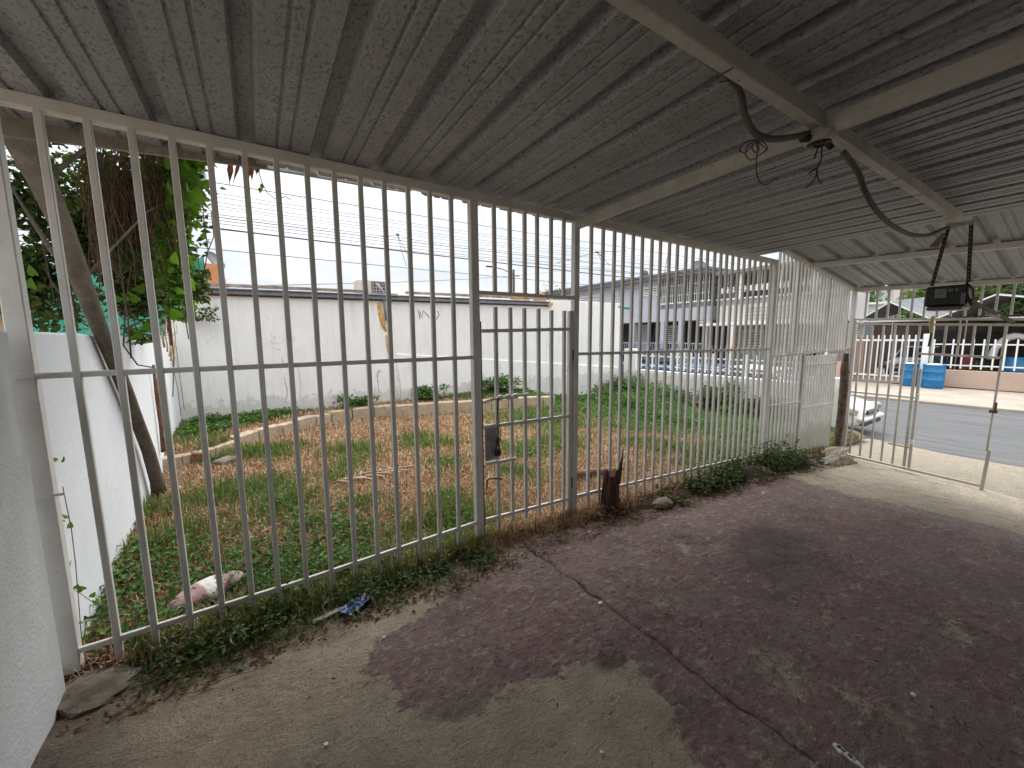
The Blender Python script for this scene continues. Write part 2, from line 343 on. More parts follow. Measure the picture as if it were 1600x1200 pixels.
# ------------------------------------------------------------------ ground levels
_FX = [-2, 0.0, 1.5, 2.12, 5.37, 7.95, 10.5]; _FZ = [0.0, 0.0, -0.004, -0.022, -0.205, -0.50, -0.66]
def floor_z(x, y):
    return np.interp(x, _FX, _FZ) + 0.055 * sstep(3.5, 7.5, x) * (np.clip(y, -5, 2.6) - 2.36)
def yard_z(x, y):
    x = np.asarray(x, float); y = np.asarray(y, float)
    base = np.interp(x, [-2, 0, 2, 5, 8, 10.5], [0.03, 0.02, 0.0, -0.10, -0.30, -0.46])
    near = np.interp(x, [-2, 1.5, 2.2, 5.37, 7.95], [0.02, 0.0, -0.03, -0.20, -0.46])
    z = base + (near - base) * (1 - sstep(2.4, 3.6, y))
    z = z - 0.07 * sstep(3.5, 6, y) * (1 - sstep(3, 7, x))
    z = z + 0.03 * fbm(x * 1.3, y * 1.3, 4, 3) + 0.012 * fbm(x * 6, y * 6, 3, 5)
    return z
EDGE_PX = [(255, 711), (300, 705), (330, 697), (400, 673), (450, 661), (500, 648), (550, 640), (612, 634), (682, 630), (737, 627), (800, 622), (870, 619)]
EDGE = [S(a, b, z=0.14)[:2] for a, b in EDGE_PX]; EDGE = np.array([(-1.25, 6.0)] + [tuple(q) for q in EDGE])
def behind_edge(x, y):
    """signed offset beyond the block border, in metres"""
    return np.asarray(y) - np.interp(x, EDGE[:, 0], EDGE[:, 1], right=99)

# ------------------------------------------------------------------ carport floor
def floor_mesh():
    ys = np.concatenate([np.linspace(-4.5, -0.3, 70), np.linspace(-0.29, 2.55, 300)])
    bx = np.concatenate([np.linspace(-0.86, 1.50, 118), [1.515, 1.527, 1.5385, 1.546, 1.5535, 1.564, 1.575, 1.59], np.linspace(1.61, 4.2, 120), np.linspace(4.24, 8.0, 90)])
    X, Y = np.meshgrid(bx, ys)
    jit = 0.045 * fbm(Y * 1.9, Y * 0 + 3, 3, 11) + 0.030 * fbm(Y * 14, Y * 0 + 9, 4, 12)
    wgt = np.clip(1 - np.abs(X - 1.546) / 0.5, 0, 1); X = X + jit * wgt
    Z = floor_z(X, Y) + 0.010 * fbm(X * 1.2, Y * 1.2, 3, 21) + 0.0065 * fbm(X * 5, Y * 5, 4, 22) + 0.003 * fbm(X * 26, Y * 26, 2, 23)
    ci = np.abs(bx - 1.546) < 0.001; ci3 = (np.abs(bx - 1.546) < 0.009)
    depth = 0.026 + 0.016 * vnoise(ys * 9, ys * 0, 31)
    fade = sstep(-0.6, 0.1, ys) * (1 - sstep(2.22, 2.32, ys)) * (0.65 + 0.7 * vnoise(ys * 5, ys * 0, 33))
    Z[:, ci] -= (depth * fade)[:, None]
    Z[:, ci3] -= (0.30 * depth * fade * sstep(0.5, 1.6, ys))[:, None]
    ci2 = (np.abs(bx - 1.546) < 0.022) & (bx > 1.546)
    Z[:, ci2] -= 0.003
    # rough flakes around the crack and pitting
    pit = sstep(0.42, 0.6, fbm(X * 9 + 5, Y * 9, 3, 41)); Z -= 0.006 * pit
    V = np.stack([X, Y, Z], -1).reshape(-1, 3); ny, nx = X.shape
    i = (np.arange(ny - 1)[:, None] * nx + np.arange(nx - 1)[None, :]).ravel()
    o = np_mesh('carport_floor', V, np.stack([i, i + 1, i + nx + 1, i + nx], 1), MFLOOR, smooth=True)
    # painted area (burgundy): everything but the bare patches
    poly = np.array([(-1, 2.6), (0.9, 2.6), (1.08, 2.12), (0.98, 2.03), (0.72, 1.95), (0.42, 1.87), (0.31, 1.72), (0.40, 1.50), (0.54, 1.28), (0.80, 1.29), (1.10, 1.25), (1.37, 1.12), (1.33, 0.92), (1.22, 0.72), (1.1, 0.2), (0.9, -0.6), (-1, -1.2)])
    pts = V[:, :2]; d = np.full(len(pts), 9.0); ins = np.zeros(len(pts), bool)
    for a, b_ in zip(poly, np.roll(poly, -1, 0)):
        ab = b_ - a; t = np.clip(((pts - a) @ ab) / (ab @ ab), 0, 1); d = np.minimum(d, np.linalg.norm(pts - a - t[:, None] * ab, axis=1))
        c = ((a[1] > pts[:, 1]) != (b_[1] > pts[:, 1])) & (pts[:, 0] < (b_[0] - a[0]) * (pts[:, 1] - a[1]) / (b_[1] - a[1] + 1e-12) + a[0]); ins ^= c
    sd = np.where(ins, -d, d)
    def blob(cx, cy, rx, ry, rot=0.0):
        x = pts[:, 0] - cx; y = pts[:, 1] - cy; c, s_ = math.cos(rot), math.sin(rot)
        return (np.hypot((x * c + y * s_) / rx, (-x * s_ + y * c) / ry) - 1) * min(rx, ry)
    for q in [(1.86, 0.72, 0.10, 0.055, 0.9), (1.80, 1.28, 0.035, 0.03, 0), (2.08, 1.62, 0.04, 0.03, 0), (2.5, 1.60, 0.10, 0.03, .9), (1.98, 0.50, 0.035, 0.10, 0.3), (3.0, 0.35, 0.10, 0.04, .3), (1.3, 2.18, .12, .06, 0), (2.3, 2.22, .3, .07, 0), (1.62, 0.25, 0.12, 0.08, 0)]:
        sd = np.minimum(sd, blob(*q))
    far = (5.25 + 0.15 * np.sin(pts[:, 1] * 3) - 0.1 * (pts[:, 1] - 2)) - pts[:, 0]
    sd = np.minimum(sd, far * 0.6)
    a = o.data.attributes.new('paint', 'FLOAT', 'POINT'); a.data.foreach_set('value', np.clip(0.5 + sd * 1.9, 0, 1).astype(np.float32))
    st = 0.75 * np.exp(-(blob(3.15, 1.25, 0.42, 0.2, 0.35).clip(0, 9) / 0.10) ** 2) * np.clip(0.25 + 1.1 * vnoise(pts[:, 0] * 5, pts[:, 1] * 7, 5) * (0.5 + 0.8 * vnoise(pts[:, 0] * 22, pts[:, 1] * 30, 6)), 0, 1)
    st = np.maximum(st, 0.75 * np.exp(-(blob(1.28, 1.16, 0.06, 0.035, 0).clip(0, 9) / 0.02) ** 2))
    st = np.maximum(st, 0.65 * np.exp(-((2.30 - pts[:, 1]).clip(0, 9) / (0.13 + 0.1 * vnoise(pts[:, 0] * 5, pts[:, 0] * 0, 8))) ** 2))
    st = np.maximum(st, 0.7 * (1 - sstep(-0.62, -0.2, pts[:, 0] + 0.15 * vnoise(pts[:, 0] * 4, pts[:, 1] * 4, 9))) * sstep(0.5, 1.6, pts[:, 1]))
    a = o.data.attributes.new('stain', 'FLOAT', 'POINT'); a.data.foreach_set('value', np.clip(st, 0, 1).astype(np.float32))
    tag(o, kind='structure')
floor_mesh()

def grid(name, x0, x1, y0, y1, nx, ny, zf, m):
    X, Y = np.meshgrid(np.linspace(x0, x1, nx), np.linspace(y0, y1, ny)); Z = zf(X, Y)
    V = np.stack([X, Y, Z], -1).reshape(-1, 3); i = (np.arange(ny - 1)[:, None] * nx + np.arange(nx - 1)[None, :]).ravel()
    return tag(np_mesh(name, V, np.stack([i, i + 1, i + nx + 1, i + nx], 1), m, smooth=True), kind='structure')

# pavement in front of the gate, down to the street
def pave_z(x, y):
    z = np.interp(x, [7.9, 10.5], [0, 1]) * -0.17 + floor_z(np.full_like(x, 7.97), np.clip(y, -5, 2.6))
    return np.maximum(z - 0.004, -0.72) + 0.008 * fbm(x * 3, y * 3, 3, 61)
grid('near_pavement', 7.94, 10.42, -14, 30, 50, 500, pave_z, MPAVE)
MASPH, nt, b, out = new_mat('asphalt'); p = pos(nt)
mpn = N(nt, 'ShaderNodeMapping'); mpn.inputs['Scale'].default_value = (3.0, 0.35, 1); nt.links.new(p, mpn.inputs[0])
col = ramp(nt, noise(nt, mpn.outputs[0], 2.2, 8, 0.7), [(0.3, (0.052, 0.052, 0.053)), (0.5, (0.085, 0.085, 0.085)), (0.72, (0.135, 0.134, 0.132))])
col = mixc(nt, ramp(nt, noise(nt, p, 160, 2), [(0.55, 0.0), (0.7, 0.5)]), col, (0.20, 0.20, 0.20))
nt.links.new(col, b.inputs['Base Color']); b.inputs['Roughness'].default_value = 0.8; bump(nt, b, noise(nt, p, 120, 3), 0.4, 0.01)
grid('street', 10.3, 18.2, -90, 120, 20, 200, lambda x, y: -0.80 + 0 * x + 0.01 * fbm(x * .5, y * .5, 2, 2), MASPH)
MPAVE2 = plain('far_pavement_concrete', (0.37, 0.315, 0.255), 0.88, var=0.22, scale=1.2, dirt=(0.2, 0.16, 0.13), dirt_amt=0.7)
grid('far_pavement', 18.0, 22.98, -60, 80, 60, 400, lambda x, y: -0.70 + 0.006 * fbm(x * 2, y * 2, 3, 8) - 0.03 * (1 - sstep(18.0, 18.25, x + 0.12 * fbm(y * 2, x * 0, 3, 9))), MPAVE2)
kb = MB()
for k in range(46):
    y0 = -16 + k * 1.22
    kb.box((10.40 + 0.02 * math.sin(k * 3), y0, -0.86), (10.50 + 0.03 * math.sin(k * 5), y0 + 1.2, -0.735 + 0.01 * math.sin(k * 2)), 0.02)
tag(kb.build('near_kerb', plain('dirty_kerb', (0.10, 0.085, 0.065), .95, var=.5, scale=4)), kind='structure')
tag(MB().box((17.94, -60, -0.9), (18.06, 80, -0.712), 0.015).build('far_kerb', MPAVE2), kind='structure')
# lots across the street: bare earth and slabs, then far ground to the horizon
MEARTH = plain('bare_earth', (0.30, 0.235, 0.17), 0.95, var=0.3, scale=1.5, bmp=0.5, bs=30, dirt=(0.09, 0.12, 0.04), dirt_amt=0.6)
grid('far_lot_ground', 22.9, 60, -60, 90, 40, 90, lambda x, y: -0.66 + 0.03 * np.clip(x - 30, 0, 99) + 0.05 * fbm(x, y, 3, 4), MEARTH)
grid('far_ground', -450, 600, -450, 600, 12, 12, lambda x, y: -1.25 + 0 * x, MEARTH)
grid('neighbour_ground', -14, -1.25, -6, 26, 20, 40, lambda x, y: -0.05 + 0.05 * fbm(x, y, 3, 6), MEARTH)

# ------------------------------------------------------------------ yard ground
def m_soil():
    m, nt, b, out = new_mat('dry_grass_soil'); p = pos(nt)
    n1 = noise(nt, p, 2.2, 6, 0.65); n2 = noise(nt, p, 40, 5, 0.75)
    col = ramp(nt, n1, [(0.3, (0.13, 0.075, 0.045)), (0.55, (0.23, 0.14, 0.085)), (0.75, (0.30, 0.20, 0.125))])
    col = mixc(nt, ramp(nt, n2, [(0.45, 0.0), (0.65, 0.75)]), col, (0.065, 0.04, 0.022))
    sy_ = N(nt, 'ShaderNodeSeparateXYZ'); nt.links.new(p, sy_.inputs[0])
    shaded_soil = ramp(nt, math_(nt, 'ADD', math_(nt, 'MULTIPLY', sy_.outputs['Y'], 0.25), math_(nt, 'MULTIPLY', n1, 0.12)), [(0.67, 1.0), (0.73, 0.0)])
    col = mixc(nt, math_(nt, 'MULTIPLY', shaded_soil, 0.85), col, (0.035, 0.026, 0.018))  # dark soil along the fence base, with contact shade painted in
    nt.links.new(col, b.inputs['Base Color']); b.inputs['Roughness'].default_value = 0.95; bump(nt, b, n2, 0.9, 0.03); return m
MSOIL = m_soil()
def ysurf(X, Y):
    Z = yard_z(X, Y)
    be = behind_edge(X, Y); Z = Z + np.where(be > 0.03, 1, 0) * sstep(0.0, 0.2, be) * (0.14 + np.clip(-Z, 0, 1) * 0.8 - 0.02)
    # the soil lip that spreads irregularly over the slab edge under the bars
    lip = 2.20 + 0.07 * fbm(X * 2.3, X * 0 + 1, 4, 71) - 0.10 * np.exp(-((X - 3.0) / 0.5) ** 2) - 0.08 * np.exp(-((X - 5.6) / 1.6) ** 2) + 0.05 * np.exp(-((X - 1.5) / .3) ** 2)
    fl = floor_z(X, Y); t = sstep(0, 0.12, Y - lip)
    ridge = 0.02 + 0.02 * vnoise(X * 8, Y * 8, 72) + 0.07 * np.exp(-((X - 5.2) / 1.2) ** 2) + 0.08 * np.exp(-((X - 7.1) / 0.5) ** 2)
    rg = sstep(0, 0.16, Y - lip) * (1 - sstep(0.2, 0.75, Y - 2.36))
    near = fl - 0.05 + t * (0.055) + ridge * rg
    return near + (Z - near) * sstep(2.42, 2.85, Y)
xs = np.concatenate([np.linspace(-1.3, 2.6, 150), np.linspace(2.63, 10.0, 220)]); ysn = np.concatenate([np.linspace(1.9, 3.0, 60), np.linspace(3.03, 8.62, 190)])
X, Y = np.meshgrid(xs, ysn); V = np.stack([X, Y, ysurf(X, Y)], -1).reshape(-1, 3); ny, nx = X.shape
i_ = (np.arange(ny - 1)[:, None] * nx + np.arange(nx - 1)[None, :]).ravel()
F_ = np.stack([i_, i_ + 1, i_ + nx + 1, i_ + nx], 1)
cx_ = V[F_].mean(1); keep = ~((cx_[:, 0] > 7.9) & (cx_[:, 1] < 2.55))
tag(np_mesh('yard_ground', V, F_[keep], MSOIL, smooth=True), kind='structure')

# ------------------------------------------------------------------ roofs
def rib_profile(x0, x1, pitch, phase):
    """trapezoid ribs rising above the flat pans, with two small stiffeners in each pan"""
    pts = []; k0 = math.floor((x0 - phase) / pitch) - 1
    for k in range(k0, k0 + int((x1 - x0) / pitch) + 4):
        c = phase + k * pitch
        pts += [(c - 0.040, 0), (c - 0.024, 0.036), (c + 0.024, 0.036), (c + 0.040, 0)]
        m = c + pitch / 2
        pts += [(m - 0.038, 0), (m - 0.032, 0.008), (m - 0.024, 0.008), (m - 0.018, 0), (m + 0.018, 0), (m + 0.024, 0.008), (m + 0.032, 0.008), (m + 0.038, 0)]
    pts = [q for q in pts if x0 < q[0] < x1]
    return [(x0, 0)] + pts + [(x1, 0)]
def sheet(name, x0, x1, yfun0, yfun1, zf, m, parent, pitch=0.305, phase=0.0, swap=False, th=0.0015, nseg=1):
    pr = rib_profile(x0, x1, pitch, phase); mb = MB(); V = []; n = len(pr)
    for s_ in range(nseg + 1):
        for (a, h) in pr:
            y = yfun0(a) + (yfun1(a) - yfun0(a)) * s_ / nseg
            if swap: V.append((y, a, zf(y, a) + h))
            else: V.append((a, y, zf(a, y) + h))
    F = [(r * n + k, r * n + k + 1, (r + 1) * n + k + 1, (r + 1) * n + k) for r in range(nseg) for k in range(n - 1)]
    T = [(x, y, z + th) for x, y, z in V]; L = len(V)
    F2 = [tuple(i + L for i in reversed(q)) for q in F]
    E = []
    for k in range(n - 1): E += [(k + 1, k, k + L, k + 1 + L), (nseg * n + k, nseg * n + k + 1, nseg * n + k + 1 + L, nseg * n + k + L)]
    mb.add(V + T, F + F2 + E); return mb.build(name, m, parent)
roof1 = thing('carport_roof', 'large low corrugated galvanized roof over the burgundy floor', 'roof', (0, 0, 2.4))
def P0(o, par):  # keep world coordinates inside an offset Empty
    for ch in par.children: pass
def rz1(x, y): return 2.434 + 0.018 * (2.36 - y)
def world_child(o, par): o.matrix_parent_inverse = Matrix.Translation(-Vector(par.location))
def fix(par):
    for ch in par.children: ch.matrix_parent_inverse = (Matrix.Translation(par.location) @ Matrix.Rotation(par.rotation_euler[2], 4, 'Z')).inverted()
PH = 0.033
xend = lambda y: 5.20 - 0.16 * (2.36 - y) * 0.5
edges = [-1.15 + 0 * 0.915] + [PH - 0.915 + 0.915 * k + 0.06 for k in range(0, 7)]
for k in range(len(edges)):
    a = edges[k]; b_ = edges[k + 1] if k + 1 < len(edges) else 5.17
    b_ = min(b_, 5.17)
    if b_ - a < 0.1: continue
    lift = 0.0018 * (k % 2)
    sheet('roof_sheet', a, b_ + (0.03 if b_ < 5.1 else 0), lambda x: -1.6, lambda x, k=k: 2.62 + 0.012 * math.sin(k * 2.3) + (0.0), lambda x, y, l=lift: rz1(x, y) + l + 0.004 * math.sin(y * 2 + x), MROOF, roof1, phase=PH, nseg=10)
# beams under the main roof
MBEAM = plain('cream_beam_paint', (0.50, 0.475, 0.435), 0.6, var=0.22, scale=5, dirt=(0.22, 0.185, 0.15), dirt_amt=0.5)
MBARK0 = plain('weld_dirt', (0.12, 0.09, 0.07), .9)
def longbeam(mb, p0, p1, w, h, n=10, wob=0.003, c=0.004, seed=0):
    mb.beam(p0, p1, w, h, c=c)
def beamz(y, off): return rz1(0, y) - off
q = MB(); q.beam((2.115, 2.335, 2.335), (2.115, -1.5, 2.437), 0.046, 0.066, c=0.004); q.build('cross_beam', MBEAM, roof1)
q = MB(); q.beam((-1.0, 0.795, 2.390), (2.088, 0.795, 2.390), 0.045, 0.068, c=0.004); q.build('ridge_beam', MBEAM, roof1)
q = MB(); q.beam((2.142, 0.795, 2.390), (4.72, 0.81, 2.390), 0.045, 0.068, c=0.004); q.build('ridge_beam', MBEAM, roof1)
q = MB()
for x0 in (1.36, 3.10, 3.56):
    q.box((x0, 0.774, 2.3535), (x0 + .008, 0.818, 2.3565), 0.001)
tag(q.build('weld_seam', MBARK0, roof1), kind='stuff')
fix(roof1)
# sagging board along the left eave
q = MB(); V = []; xs_ = [-1.15, -0.8, -0.55, -0.3, -0.12, 0.06, 0.3, 0.62, 0.9]
zb = [2.34, 2.352, 2.372, 2.388, 2.40, 2.412, 2.420, 2.424, 2.434]
for x, z in zip(xs_, zb): V += [(x, 2.625, z), (x, 2.645, z), (x, 2.645, 2.455), (x, 2.625, 2.455)]
F = []
for k in range(len(xs_) - 1):
    for j in range(4): F.append((k * 4 + j, k * 4 + (j + 1) % 4, k * 4 + 4 + (j + 1) % 4, k * 4 + 4 + j))
F += [(3, 2, 1, 0), (len(V) - 4, len(V) - 3, len(V) - 2, len(V) - 1)]
q.add(V, F); tag(q.build('eave_board', plain('weathered_board', (0.33, 0.30, 0.26), 0.85, var=0.35, scale=7, dirt=(0.10, 0.08, 0.06), dirt_amt=0.8)), 'weathered grey board sagging behind the top rail at the left eave', 'board')

roof2 = thing('entrance_roof', 'smaller corrugated roof sloping down over the street gate', 'roof', (6.6, 1, 2.4))
def rz2(x, y): return 2.532 - 0.1415 * (x - 5.5) + 0.030 * (y - 2.36)
for k in range(7):
    y1 = 2.44 - k * 0.915; y0 = y1 - 0.915
    sheet('roof_sheet', y0 - 0.02, y1, lambda a: 4.72 if a < 0 else 4.95, lambda a: 8.02, lambda x, y, k=k: rz2(x, y) + 0.0018 * (k % 2), MROOF, roof2, phase=2.33, swap=True, nseg=4)
for x, hh in [(6.28, 0.06), (7.90, 0.06)]:
    MB().beam((x, 2.40, rz2(x, 2.4) - 0.034), (x, -4.0, rz2(x, -4.0) - 0.034), 0.05, hh, c=0.003).build('purlin' if x < 7 else 'eave_beam', MBAR, roof2)
MB().beam((5.30, 2.375, rz2(5.3, 2.375) - 0.03), (7.87, 2.375, rz2(7.87, 2.375) - 0.03), 0.035, 0.045, c=0.003).build('gable_rail', MBAR, roof2)
fix(roof2)

# ------------------------------------------------------------------ bar fence (fence line at y = 2.36)
FY = 2.36
fence = thing('bar_fence', 'tall white bar fence standing between the carport floor and the weedy yard', 'fence', (1.2, FY, 0))
def bar(x0, z0, x1, z1, parent, y=FY, w=0.025, name='bar'):
    q = MB(); q.beam((x0, y + w / 2, z0), (x1, y + w / 2, z1), w, w, up=(0, 1, 0), c=0.0025)
    return q.build(name, MBAR, parent)
tX = [-0.644, -0.509, -0.378, -0.247, -0.115, 0.019, 0.15, 0.285, 0.414, 0.547, 0.676, 0.814, 0.948, 1.087]
bX = [-0.631, -0.504, -0.371, -0.243, -0.116, 0.005, 0.14, 0.269, 0.4, 0.533, 0.664, 0.804, 0.94, 1.08]
bZ = [0.028, 0.014, 0.012, 0.012, 0.02, 0.03, 0.058, 0.023, 0.022, 0.03, 0.033, 0.028, 0.029, 0.029]
for a, b_, z in zip(tX, bX, bZ): bar(b_, z, a, 2.386, fence)
def post(x, z0, z1, parent, w=0.052, y=FY, d=0.05):
    q = MB(); q.box((x - w / 2, y, z0), (x + w / 2, y + d, z1), 0.004); return q.build('post', MBAR, parent)
post(-0.785, 0.05, 2.386, fence, 0.062); post(1.245, -0.02, 2.386, fence, 0.056); post(2.135, -0.05, 2.382, fence, 0.05); post(5.335, -0.25, 2.332, fence, 0.058)
def rail(x0, z0, x1, z1, parent, h=0.025, y=FY + 0.0045, d=0.017, name='rail', m=None):
    q = MB(); q.beam((x0, y + d / 2, z0), (x1, y + d / 2, z1), d, h, c=0.002); return q.build(name, m or MBAR, parent)
q = MB(); q.beam((-1.1, FY + 0.024, 2.414), (5.37, FY + 0.024, 2.352), 0.048, 0.052, c=0.004); q.build('top_rail', MBAR, fence)
rail(-0.755, 1.357, 1.217, 1.359, fence); rail(-0.755, 0.142, 0.1, 0.147, fence); rail(0.1, 0.147, 1.217, 0.188, fence)
rail(1.27, 1.790, 2.11, 1.790, fence, 0.025)
for t in [1.397, 1.521, 1.646, 1.755, 1.883, 2.004]: bar(t, 1.80, t, 2.384, fence)
mX = [2.288, 2.419, 2.548, 2.659, 2.777, 2.901, 3.024, 3.148, 3.272, 3.4, 3.528, 3.649, 3.775, 3.894, 4.016, 4.137, 4.242, 4.363, 4.482, 4.597, 4.715, 4.829, 4.962, 5.083, 5.208]
for k, x in enumerate(mX):
    z0 = float(np.interp(x, [2.2, 3.0, 3.9, 5.3], [0.03, -0.035, -0.115, -0.20])) + 0.01 * math.sin(k * 7)
    bar(x + 0.003 * math.sin(k * 5), z0, x + 0.004 * math.sin(k * 3.3), float(np.interp(x, [-1, 5.3], [2.388, 2.33])), fence)
rail(2.16, 1.352, 5.307, 1.309, fence); rail(2.16, 0.163, 5.307, -0.016, fence)
q = MB()
for z in (1.36, 0.86):   # strap clips that tie the post to the wall
    q.box((-0.835, FY - 0.006, z - 0.012), (-0.753, FY - 0.002, z + 0.012), 0.001)
    q.box((-0.753, FY - 0.006, z - 0.006), (-0.722, FY - 0.003, z + 0.006), 0.001)
tag(q.build('strap_clip', MBAR, fence), kind='stuff')
fix(fence)

# ------------------------------------------------------------------ garden gate in the fence
gate = thing('garden_gate', 'narrow white bar gate with bolt and lock plate between two fence posts', 'gate', (1.70, 2.38, 0.0))
gX = [1.411, 1.533, 1.654, 1.782, 1.904, 2.031]
gT = [1.700, 1.700, 1.700, 1.700, 1.690, 1.690]; gB = [0.07, 0.105, 0.103, 0.095, 0.081, 0.069]
for x, a, b_ in zip(gX, gT, gB): bar(x, b_, x - 0.004, a, gate, y=2.375)
q = MB(); q.box((2.070, 2.37, -0.03), (2.105, 2.405, 1.690), 0.003); q.build('stile', MBAR, gate)
q = MB(); q.box((1.279, 2.385, 0.02), (1.295, 2.41, 1.60), 0.002); q.build('stile', MRUST, gate)
for z0, z1, x1 in [(1.535, 1.548, 2.07), (0.869, 0.853, 2.07), (0.185, 0.157, 2.07)]:
    q = MB(); q.beam((1.296, 2.3795, z0), (x1, 2.3795, z1), 0.017, 0.025, c=0.002); q.build('rail', MBAR, gate)
q = MB(); q.tube([(1.282, 2.352, 1.045), (1.34, 2.352, 1.062), (1.36, 2.352, 1.064), (1.655, 2.352, 1.074)], 0.011, 8)
for x in (1.40, 1.47, 1.53): q.box((x, 2.340, 1.050), (x + 0.03, 2.375, 1.085), 0.002)
q.build('bolt', MBAR, gate)
q = MB(); q.box((1.296, 2.364, 0.625), (1.405, 2.369, 0.858), 0.001); q.build('lock_plate', plain('galvanised_plate', (0.40, 0.40, 0.41), 0.45, 0.5, var=0.25, scale=20, dirt=(.2, .1, .05), dirt_amt=.5), gate)
q = MB(); q.beam((1.296, 2.362, 0.606), (1.55, 2.362, 0.600), 0.016, 0.02, c=0.002); q.build('latch_bar', MBAR, gate)
q = MB(); q.tube([(1.298, 2.36, 0.42), (1.30, 2.35, 0.492), (1.325, 2.345, 0.50), (1.42, 2.345, 0.478)], 0.006, 6); q.build('cane_bolt', MRUST, gate)
for z in (0.25, 1.30):
    q = MB(); q.tube([(2.108, 2.372, z), (2.108, 2.372, z + 0.09)], 0.009, 8); q.build('hinge', MRUST, gate)
fix(gate)
lock = thing('padlock', 'small dark padlock hanging on a looped wire from the gate bolt', 'padlock', (1.385, 2.345, 0.70))
MIRON = plain('dark_iron', (0.055, 0.045, 0.04), 0.5, 0.6, var=0.3, scale=40)
q = MB(); q.box((1.362, 2.330, 0.655), (1.405, 2.352, 0.705), 0.004); q.build('lock_body', MIRON, lock)
q = MB(); q.tube([(1.370, 2.341, 0.705), (1.370, 2.341, 0.727), (1.378, 2.341, 0.737), (1.390, 2.341, 0.737), (1.398, 2.341, 0.727), (1.398, 2.341, 0.705)], 0.0035, 6); q.build('shackle', MIRON, lock)
q = MB()
q.tube([(1.384 + 0.010 * math.cos(t * 0.9) * (1 if t < 8 else .4), 2.336 - 0.004 * math.sin(t), 1.075 - 0.042 * t) for t in range(9)], 0.0028, 5)
q.tube([(1.392 - 0.014 * math.sin(t * 0.7 + 0.5), 2.334, 1.075 - 0.046 * t) for t in range(8)], 0.0028, 5)
for k in range(5): q.tube([(1.378 + 0.012 * math.cos(a + k), 2.333 + 0.004 * math.sin(a * 2), 0.745 + 0.010 * k + 0.012 * math.sin(a + k)) for a in np.linspace(0, 5.5, 9)], 0.003, 5)
q.build('wire_loop', MIRON, lock); fix(lock)

# ------------------------------------------------------------------ tall side grille under the gable, beyond the last post
grille = thing('side_grille', 'tall white bar screen rising to the sloping roof beside the street gate', 'fence', (6.6, 2.375, -0.3))
GY = 2.372
xg = 5.44
k = 0
while xg < 7.80:
    z1 = rz2(xg, 2.375) - 0.045
    if xg < 6.33:
        bar(xg, 1.235, xg, z1, grille, y=GY, w=0.026)
        bar(xg + 0.008, -0.17 - 0.06 * (xg - 5.4), xg, 1.215, grille, y=GY + 0.012, w=0.026)
    else: bar(xg, 1.250, xg, z1, grille, y=GY, w=0.026)
    xg += 0.104; k += 1
for x in (5.98, 6.98): post(x, 1.25, rz2(x, 2.375) - 0.04, grille, 0.04, y=GY)
rail(5.366, 1.212, 7.90, 1.243, grille, 0.025, y=GY + 0.003); rail(5.366, 0.585, 6.29, 0.552, grille, 0.025, y=GY - 0.004)
post(6.325, -0.32, 1.215, grille, 0.07, y=GY - 0.003)
fix(grille)
leafp = thing('screen_gate', 'low white bar gate leaning behind the side screen near the rusty post', 'gate', (6.95, 2.40, -0.4))
for k in range(13):
    x = 6.42 + k * 0.093; bar(x, -0.30 - 0.10 * (x - 6.4) + (0.12 if k > 6 else 0), x, 1.175, leafp, y=2.402, w=0.024)
rail(6.40, 1.045, 7.56, 1.030, leafp, 0.025, y=2.395); rail(6.40, 0.440, 7.56, 0.400, leafp, 0.03, y=2.395)
for z in (0.95, 0.5, 0.12):
    q = MB(); q.box((6.365, 2.385, z), (6.415, 2.40, z + 0.05), 0.003); q.build('hinge', MBAR, leafp)
fix(leafp)
q = MB(); zz = [-0.55, -0.2, 0.2, 0.6, 0.95, 1.18]
q.tube([(7.70 + 0.015 * math.sin(z * 4), 2.34, z) for z in zz], [0.055, 0.05, 0.052, 0.05, 0.052, 0.035], 10, rough=0.12, seed=3)
q.box((7.63, 2.30, 0.86), (7.77, 2.37, 0.92), .004); q.box((7.64, 2.30, 0.15), (7.76, 2.37, 0.20), .004)
tag(q.build('wooden_post', plain('rotten_post', (0.115, 0.082, 0.06), 0.9, var=0.6, scale=14, bmp=.8, bs=50, dirt=(.32, .24, .16), dirt_amt=.9)), 'dark rotten post with rusty bands beside the street gate', 'post')

# ------------------------------------------------------------------ street gate (x = 7.9)
GX = 7.90
def fz(y): return float(floor_z(GX, y))
sg = thing('street_gate', 'wide white bar gate across the driveway opening to the street', 'gate', (GX, 1.5, -0.5))
lint = thing('gate_grille', 'fixed white bars and double lintel above the street gate', 'fence', (GX, 1.0, 1.7))
def ybar(y, z0, z1, parent, w=0.024, x=GX, name='bar', dy=0.0):
    q = MB(); q.beam((x, y, z0), (x, y + dy, z1), w, w, up=(0, 1, 0), c=0.002); return q.build(name, MBAR, parent)
q = MB(); q.box((GX - 0.03, 2.335, fz(2.36) - 0.05), (GX + 0.03, 2.395, 2.20), 0.004); q.build('post', MBAR, lint)
for zc in (1.705, 1.635):
    q = MB(); q.beam((GX + 0.008, 2.333, zc), (GX + 0.008, -3.2, zc - 0.06 * 3.4), 0.035, 0.032, c=0.003); q.build('lintel_rail', MBAR, lint)
y = 2.215
while y > -0.2:
    ybar(y, 1.70, rz2(GX, y) - 0.06, lint); y -= 0.128
fix(lint)
for k in range(6):
    y = 2.24 - k * 0.128; ybar(y, fz(y) + 0.07, 1.60, sg)
q = MB(); q.box((GX - 0.022, 2.30, fz(2.3) + 0.045), (GX + 0.022, 2.332, 1.60), 0.003); q.build('stile', MBAR, sg)
